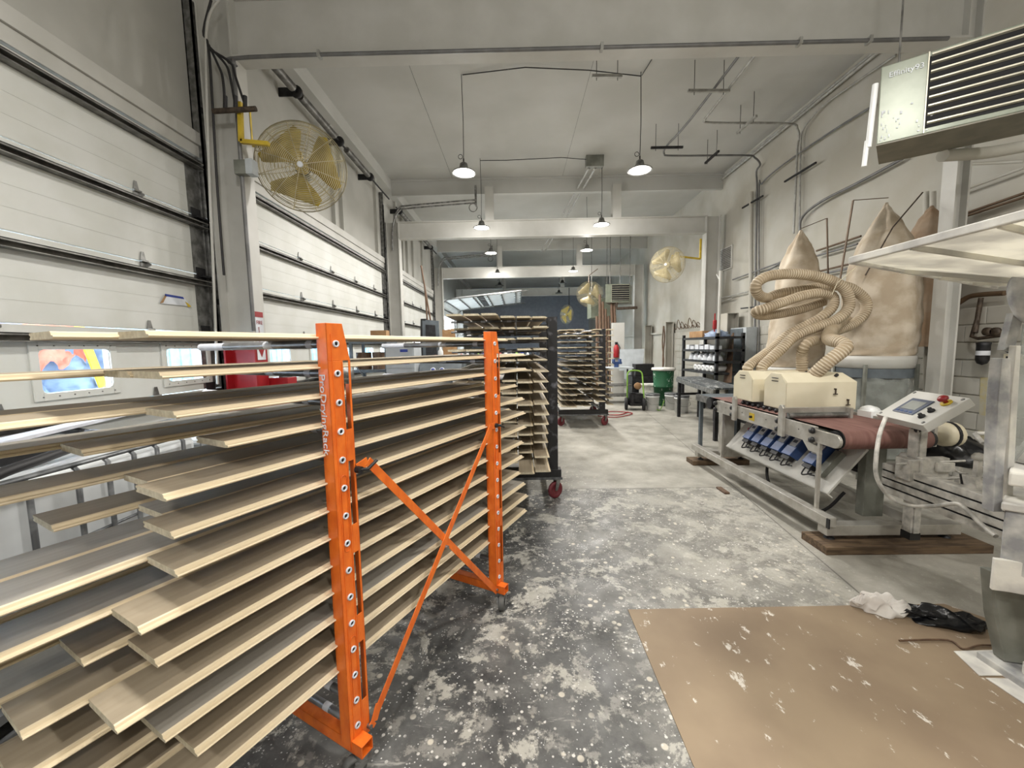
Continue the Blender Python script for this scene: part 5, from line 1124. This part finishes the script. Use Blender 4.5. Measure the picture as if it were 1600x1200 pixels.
for p in ((3.0, 6.45), (3.0, 5.7), (3.55, 6.45)): MB().bx(p[0] - .025, p[0] + .025, p[1] - .025, p[1] + .025, 0, .83).build('leg', 'slate', it)
def bucket(x, y, lab, mt='whiteplastic', r=.17, h=.42, z=0, body='bucket'):
    t = thing(body, lab, 'bucket', (x, y, z)); MB().lathe([(0, .003), (r * .86, .0), (r * .98, h * .82), (r * 1.04, h * .82), (r * 1.04, h * .86), (r, h * .87), (r, h)], (x, y, z), (0, 0, 1), 24).build('pail', mt, t)
    MB().lathe([(r * 1.07, h - .03), (r * 1.08, h), (r * 1.0, h + .012), (0, h + .012)], (x, y, z), (0, 0, 1), 24).build('lid', 'cage' if mt == 'whiteplastic' else mt, t)
    MB().tube(smooth_path([(x - r * 1.05, y, z + h * .8), (x - r * .7, y - r * 1.1, z + h * .45), (x + r * .7, y - r * 1.1, z + h * .45), (x + r * 1.05, y, z + h * .8)], 5), .004, 5).build('handle', 'galv', t); return t
bucket(3.47, 10.15, 'white bucket with grey lid left of the green bin'); bucket(4.05, 9.75, 'white bucket under the far end of the dark table')
bucket(4.0, 10.25, 'white bucket with grey lid behind the other one under the table'); bucket(4.95, 9.15 - .9, 'pale bucket beside the leaning plank', z=.55)
tag(MB().bx(4.75, 5.2, 7.9, 8.6, 0, .55).build('low_bench', 'dark'), 'low dark bench carrying the pale bucket', 'bench')
tc_ = thing('waste_bin', 'tall green plastic bin with white dusty rim', 'bin', (4.05, 11.0, 0)); MB().lathe([(0, .0), (.22, 0), (.25, .5), (.262, .5), (.262, .54), (.255, .55), (.28, .98)], (4.05, 11.0, 0), (0, 0, 1), 24).build('barrel', mat_splat('green_flecked', (18, 92, 56), (14, 78, 46), (190, 200, 190), .5), tc_)
MB().lathe([(.27, .97), (.31, .97), (.32, 1.0), (.31, 1.04), (.1, 1.05), (0, 1.05)], (4.05, 11.0, 0), (0, 0, 1), 24).build('dusty_rim', 'dust', tc_)
bb = thing('black_crate', 'black crate stacked on a low grey cabinet left of the green bin', 'crate', (3.75, 12.0, .62)); MB().bx(3.55, 4.1, 11.9, 12.4, .75, 1.1).build('box', 'black', bb)
tag(MB().bx(3.45, 4.3, 11.85, 12.5, 0, .74).build('low_cabinet', 'dark', bevel=.01), 'low dark cabinet under the black crate', 'cabinet')
tag(MB().bx(3.5, 4.2, 11.2, 11.6, .52, .56).bx(3.55, 4.15, 11.25, 11.55, .0, .52).build('dusty_bench', 'dust'), 'low bench with dusty white top in front of the dark cabinet', 'bench')
pw = thing('pressure_washer', 'pressure washer with lime green handle and black wheels', 'pressure washer', (3.1, 10.4, 0))
MB().tube(smooth_path([(2.92, 10.5, .25), (2.92, 10.5, .7), (2.95, 10.55, .95), (3.12, 10.58, 1.0), (3.3, 10.55, .95), (3.33, 10.5, .7), (3.3, 10.3, .25)], 5), .02, 8).build('handle', 'greentube', pw)
for x, y in ((2.84, 10.3), (3.25, 10.15)): MB().lathe([(.02, -.04), (.09, -.04), (.15, -.035), (.16, 0), (.15, .035), (.09, .04), (.02, .04)], (x, y, .16), (1, -.2, 0), 18).build('wheel', 'rubber', pw)
MB().bx(2.9, 3.3, 10.1, 10.5, .12, .18).build('frame', 'black', pw); MB().cyl((3.0, 10.3, .18), (3.0, 10.3, .42), .11, 12).bx(2.95, 3.25, 10.2, 10.45, .2, .42).build('engine', 'dark', pw); MB().tube(smooth_path([(3.3, 10.2, .2), (3.5, 10.15, .35), (3.45, 10.1, .15), (3.6, 10.0, .02), (3.75, 10.1, .25)], 5), .012, 6).build('spray_hose', 'greentube', pw)
MB().lathe([(0, 0), (.09, 0), (.09, .05), (0, .05)], (3.12, 10.28, .62), (0, -1, 0), 14).build('recoil_cover', 'cardboard', pw)
vt = thing('vise_table', 'small steel table right of the far dark rack', 'table', (2.95, 11.6, 0)); MB().bx(2.6, 3.35, 11.4, 12.0, 1.0, 1.04).build('top', 'cabgrey', vt); MB().bx(2.6, 3.35, 11.4, 12.0, .5, .53).bx(2.6, 3.35, 11.4, 12.0, .2, .23).build('shelf', 'galv', vt)
for x, y in ((2.62, 11.42), (3.33, 11.42), (3.33, 11.98)): MB().bx(x - .02, x + .02, y - .02, y + .02, 0, 1.0).build('leg', 'dark', vt)
vs_ = thing('bench_vise', 'blue bench vise on the small steel table', 'vise', (2.95, 11.6, 1.04)); MB().cyl((2.9, 11.6, 1.04), (2.9, 11.6, 1.14), .07, 12).bx(2.8, 3.05, 11.55, 11.68, 1.13, 1.2).build('base', 'inv', vs_); MB().bx(2.8, 2.84, 11.5, 11.72, 1.16, 1.28).bx(2.98, 3.02, 11.5, 11.72, 1.16, 1.28).build('jaw', 'inv', vs_)
tag(MB().prism([(3.15, 12.2, .9), (3.85, 12.2, .9), (3.95, 12.35, 1.55), (3.2, 12.35, 1.55)], (0, .03, 0)).build('grey_board', 'cabgrey'), 'plain grey board leaning behind the small steel table', 'board')
fe = thing('fire_extinguisher', 'small red fire extinguisher hanging far down the hall beside the brown tubes', 'fire extinguisher', (3.22, 12.908, 1.28)); MB().lathe([(0, 0), (.08, 0), (.09, .03), (.09, .32), (.05, .4), (.03, .42), (0, .42)], (3.22, 12.908, 1.28), (0, 0, 1), 16).build('cylinder', 'red', fe); MB().bx(3.18, 3.26, 12.86, 12.94, 1.7, 1.78).tube([(3.25, 12.9, 1.75), (3.34, 12.9, 1.6), (3.33, 12.9, 1.4)], .012, 6).build('valve', 'black', fe)
tag(MB().bx(3.1, 3.5, 12.99, 13.1, 0, 2.4).build('white_partition', 'steel_white'), 'narrow white board behind the far fire extinguisher', 'board')
for k in range(7):
    x = 2.75 + k * .12; tag(MB().cyl((x, 13.6 + .05 * (k % 2), 0), (x + .10 - .02 * k, 14.2, 2.7 + .25 * (k * 7 % 4)), .05, 10).build('cardboard_tube', 'brownwood'), 'long brown tube leaning behind the far dark rack, %s from the left' % NTH[k], 'tube', 'brown tubes leaning behind the far dark rack')
tag(MB().tube(smooth_path([(1.9, 9.3, .02), (2.3, 9.1, .02), (2.8, 9.6, .02), (2.4, 9.9, .02), (1.9, 9.6, .02), (2.4, 9.4, .02), (2.75, 9.8, .02)], 6), .012, 6).build('red_air_hose', 'red'), 'coiled red hose on the floor right of the far dark rack', 'hose')

# ================================================================== LEFT SIDE: TANK AND STORED THINGS
tk = thing('liquid_tank', 'white plastic tank in a grey tube cage behind the orange rack', 'tank', (-2.75, 2.1, 0))
MB().bx(-3.24, -2.26, 1.42, 2.72, .16, 1.10).build('tank_body', 'ibc', tk, bevel=.05); MB().bx(-3.28, -2.2, 1.4, 2.75, 0, .05).bx(-3.28, -2.2, 1.4, 2.75, .12, .16).build('pallet', 'cage', tk)
cy = [onx(px, 700, -2.21).y for px in (36, 116, 166, 208, 245, 287)]; cy = [1.45] + cy + [2.7]
for y in cy: MB().tube([(-2.21, y, .14), (-2.21, y, 1.10), (-2.24, y, 1.13)], .012, 8).build('cage_bar', 'cage', tk)
for x in (-3.2, -2.95, -2.7, -2.45): MB().tube([(x, 2.74, .14), (x, 2.74, 1.13)], .012, 8).tube([(x, 1.40, .14), (x, 1.40, 1.13)], .012, 8).build('cage_bar', 'cage', tk)
for z in (.35, .75): MB().tube([(-3.26, 1.38, z), (-2.22, 1.38, z), (-2.22, 2.75, z), (-3.26, 2.75, z)], .009, 6, closed=True).build('cage_ring', 'cage', tk)
MB().tube([(-3.26, 1.39, 1.13), (-2.22, 1.39, 1.13), (-2.22, 2.75, 1.13), (-3.26, 2.75, 1.13)], .013, 8, closed=True).build('cage_ring', 'cage', tk)
MB().lathe([(.13, 0), (.13, .04), (.12, .05), (0, .05)], (-2.75, 2.1, 1.10), (0, 0, 1), 20).build('screw_cap', 'black', tk)
tag(MB().tube(smooth_path([(-2.3, 1.35, .98), (-2.28, 1.6, 1.14), (-2.35, 1.9, 1.17), (-2.5, 2.2, 1.17), (-2.8, 2.5, 1.17), (-3.1, 2.6, 1.17)], 6), .025, 10).build('black_hose', 'cable'), 'thick black hose draped over the white tank', 'hose')
tag(MB().bar((-2.5, 1.1, 1.22), (-3.0, 2.9, 1.22), .12, .02).build('white_strip', 'tape'), 'long white strip lying across the white tank', 'strip')
tag(MB().bar((-2.42, 1.1, 1.175), (-2.55, 2.9, 1.175), .05, .035).build('black_bar', 'black'), 'black bar lying across the white tank', 'bar')
tag(MB().bx(-2.9, -2.35, 2.95, 3.6, 0, .98).bx(-2.95, -2.3, 2.9, 3.65, .98, 1.02).build('grey_crate', 'ibc', bevel=.02), 'pale crate standing behind the white tank', 'crate')
cbn = thing('steel_cabinet', 'pale grey steel cabinet with blue tape marks behind the orange rack', 'cabinet', (-1.92, 6.7, 0))
MB().bx(-2.15, -1.68, 6.5, 7.0, 0, 1.73).build('body', 'cabgrey', cbn, bevel=.004); MB().bx(-2.14, -1.69, 6.49, 6.5, 1.36, 1.70).bx(-2.14, -1.69, 6.49, 6.5, .1, 1.34).build('door', 'cabgrey', cbn)
for a_, b_ in (((625, 546), (637, 550)), ((621, 566.5), (640, 568.5))): p = ony(*a_, 6.488); q = ony(*b_, 6.488); MB().bx(p.x, q.x, 6.484, 6.489, q.z, p.z).build('blue_tape', 'bluetape', cbn)
MB().cyl((-1.76, 6.49, 1.27), (-1.76, 6.46, 1.27), .02, 10).build('latch', 'black', cbn)
cs = thing('slate_console', 'slate grey sloped console with two small oval badges right of the pale cabinet', 'cabinet', (-1.3, 7.0, 0))
MB().prism([(-1.66, 6.62, 0), (-1.66, 6.62, 1.2), (-1.66, 6.8, 1.44), (-1.66, 7.4, 1.44), (-1.66, 7.4, 0)], (.72, 0, 0)).build('body', 'slate', cs, bevel=.006)
for x in (-1.42, -1.27): MB().lathe([(0, 0), (.045, 0), (.045, .004), (0, .004)], (x, 6.70, 1.315), (0, -.8, .6), 16).build('badge', 'label_white', cs); MB().lathe([(0, .004), (.03, .004), (.03, .006), (0, .006)], (x, 6.70, 1.315), (0, -.8, .6), 16).build('badge_centre', 'bluetape', cs)
for k, (x, mt, h, nm, lab) in enumerate(((-1.55, 'black', .07, 'black_tray', 'low black tray on the slate console'), (-1.42, 'tarp_orange', .12, 'orange_bottle', 'orange bottle on the slate console'), (-1.33, 'whiteplastic', .26, 'spray_bottle', 'white bottle on the slate console'), (-1.2, 'bluetape', .08, 'blue_tub', 'blue tub on the slate console'), (-1.08, 'cardboard', .2, 'brown_jar', 'brown jar on the slate console'))):
    tag(MB().lathe([(0, 0), (.045, 0), (.045, h * .7), (.02, h * .85), (.02, h), (0, h)], (x, 6.95, 1.44), (0, 0, 1), 14).build(nm, mt), lab, 'container')
sr = thing('storage_rack', 'blue grey steel rack with dark brown tubs left of the pale cabinet', 'shelf', (-2.75, 7.6, 0))
for x, y in ((-3.05, 7.3), (-2.4, 7.3), (-3.05, 7.9), (-2.4, 7.9)): MB().bx(x - .025, x + .025, y - .025, y + .025, 0, 1.86).build('upright', 'slate', sr)
for z in (1.84, 1.3, .6): MB().bx(-3.07, -2.38, 7.28, 7.92, z - .05, z).build('shelf_board', 'slate', sr)
MB().bar((-3.05, 7.27, 1.5), (-2.5, 7.27, .7), .03, .01).build('brace', 'slate', sr)
for k, x in enumerate((-2.93, -2.62)): tag(MB().cyl((x, 7.6, 1.301), (x, 7.6, 1.62), .14, 16).build('brown_tub', 'brownwood'), '%s dark brown tub on the blue grey rack' % ['left', 'right'][k], 'tub')
tag(MB().bx(-2.75, -2.45, 7.5, 7.7, 1.841, 2.03).build('cardboard_box', 'cardboard', bevel=.004), 'small cardboard box on top of the blue grey rack', 'box')
tag(MB().lathe([(0, 0), (.25, 0), (.26, .3), (.25, .33), (.25, .6), (.26, .62), (.25, .9), (0, .92)], (-3.0, 6.6, .55), (0, 0, 1), 24).lathe([(0, 0), (.3, 0), (.3, .55), (0, .55)], (-3.0, 6.6, 0), (0, 0, 1), 16).build('metal_drum', 'galv'), 'dull metal drum left of the blue grey rack', 'drum')
tag(MB().prism([(-2.5, 10.0, 0), (-2.36, 10.0, 0), (-2.28, 10.05, 2.42), (-2.4, 10.05, 2.42)], (0, .7, 0)).build('leaning_door', 'black'), 'black cabinet door leaning by the third overhead door', 'door panel')
dp = thing('framed_panel', 'dark framed panel leaning in front of the third overhead door', 'panel', (-2.15, 9.95, 0)); MB().prism([(-2.36, 9.95, 0), (-1.88, 9.95, 0), (-1.95, 10.05, 2.36), (-2.36, 10.05, 2.40)], (0, .04, 0)).build('slab', 'slate', dp); MB().prism([(-2.27, 9.94, 1.5), (-1.99, 9.94, 1.5), (-2.03, 9.99, 2.25), (-2.27, 9.99, 2.27)], (0, .02, 0)).build('raised_field', 'dark', dp)
tag(MB().prism([(-1.9, 10.3, 0), (-1.35, 10.3, 0), (-1.62, 10.4, 2.18), (-1.93, 10.4, 2.15)], (0, .03, 0)).build('cardboard_sheet', 'cardboard'), 'brown cardboard sheet leaning right of the dark framed panel', 'cardboard')
for k, (a_, b_) in enumerate((((658, 415), (676, 520)), ((664, 450), (669, 520)))): tag(MB().cyl(ony(*a_, 10.2), ony(*b_, 10.2), .022, 8).build('rusty_pole', 'brownwood'), ['long rusty pole leaning by the third overhead door', 'shorter rusty pole leaning by the third overhead door'][k], 'pole')
# daylight-side clutter by the raised door
wf = thing('window_frame_stack', 'pale blue white framework standing in the open doorway', 'frame', (-2.6, 17.0, 0))
for k in range(4): MB().bx(-2.95 + k * .22, -2.9 + k * .22, 16.9, 16.95, 0, 2.3).build('upright', 'cabgrey', wf)
for k in range(6): MB().bx(-2.95, -2.24, 16.9, 16.95, .3 + k * .38, .34 + k * .38).build('rail', 'cabgrey', wf)
# clutter bench seen through the black rack
cbch = thing('clutter_bench', 'long bench with scattered small bottles behind the black rack', 'bench', (-.6, 12.0, 0)); MB().bx(-1.8, .7, 11.7, 12.4, 1.28, 1.33).build('top', 'dark', cbch)
for x in (-1.7, .6): MB().bx(x - .03, x + .03, 11.8, 12.3, 0, 1.28).build('leg', 'dark', cbch)
cols = ['red', 'whiteplastic', 'slate', 'greentube', 'bluetape', 'label_white', 'dark']
for k in range(14): tag(MB().lathe([(0, 0), (.05, 0), (.05, .12 + .03 * (k % 3)), (.02, .17 + .03 * (k % 3)), (0, .18 + .03 * (k % 3))], (-1.65 + k * .165, 11.9 + .1 * (k % 2), 1.33), (0, 0, 1), 10).build('bench_bottle', cols[k % 7]), 'small %s bottle, %s from the left on the long bench behind the black rack' % (CN[k % 7], NTH[k]), 'bottle', 'small bottles and cans on the long bench')

# high lift tracks reaching into the hall beside the second and third frames
for k, (y, xe, zt) in enumerate(((10.45, -.95, 5.28), (16.45, -.9, 5.3))):
    t = thing('lift_track', ['pair of horizontal door track rails reaching into the hall above the second steel beam', 'pair of horizontal door track rails above the third steel beam'][k], 'door track', (-3.2, y, zt))
    for dz in (0, .07): MB().tube(smooth_path([(-3.15, y, 4.2), (-3.12, y, zt - .5), (-2.95, y, zt - .12 + dz), (-2.6, y, zt - .04 + dz), (xe, y, zt + .06 + dz)], 6), .022, 6).build('rail', 'galv', t)
    MB().bx(xe - .05, xe, y - .05, y + .05, zt - .02, ZC - .3).build('hanger', 'galv', t); MB().ring((xe - .1, y, zt - .06), (0, 1, 0), .1, .012, 16, 6).build('cable_loop', 'strut', t)
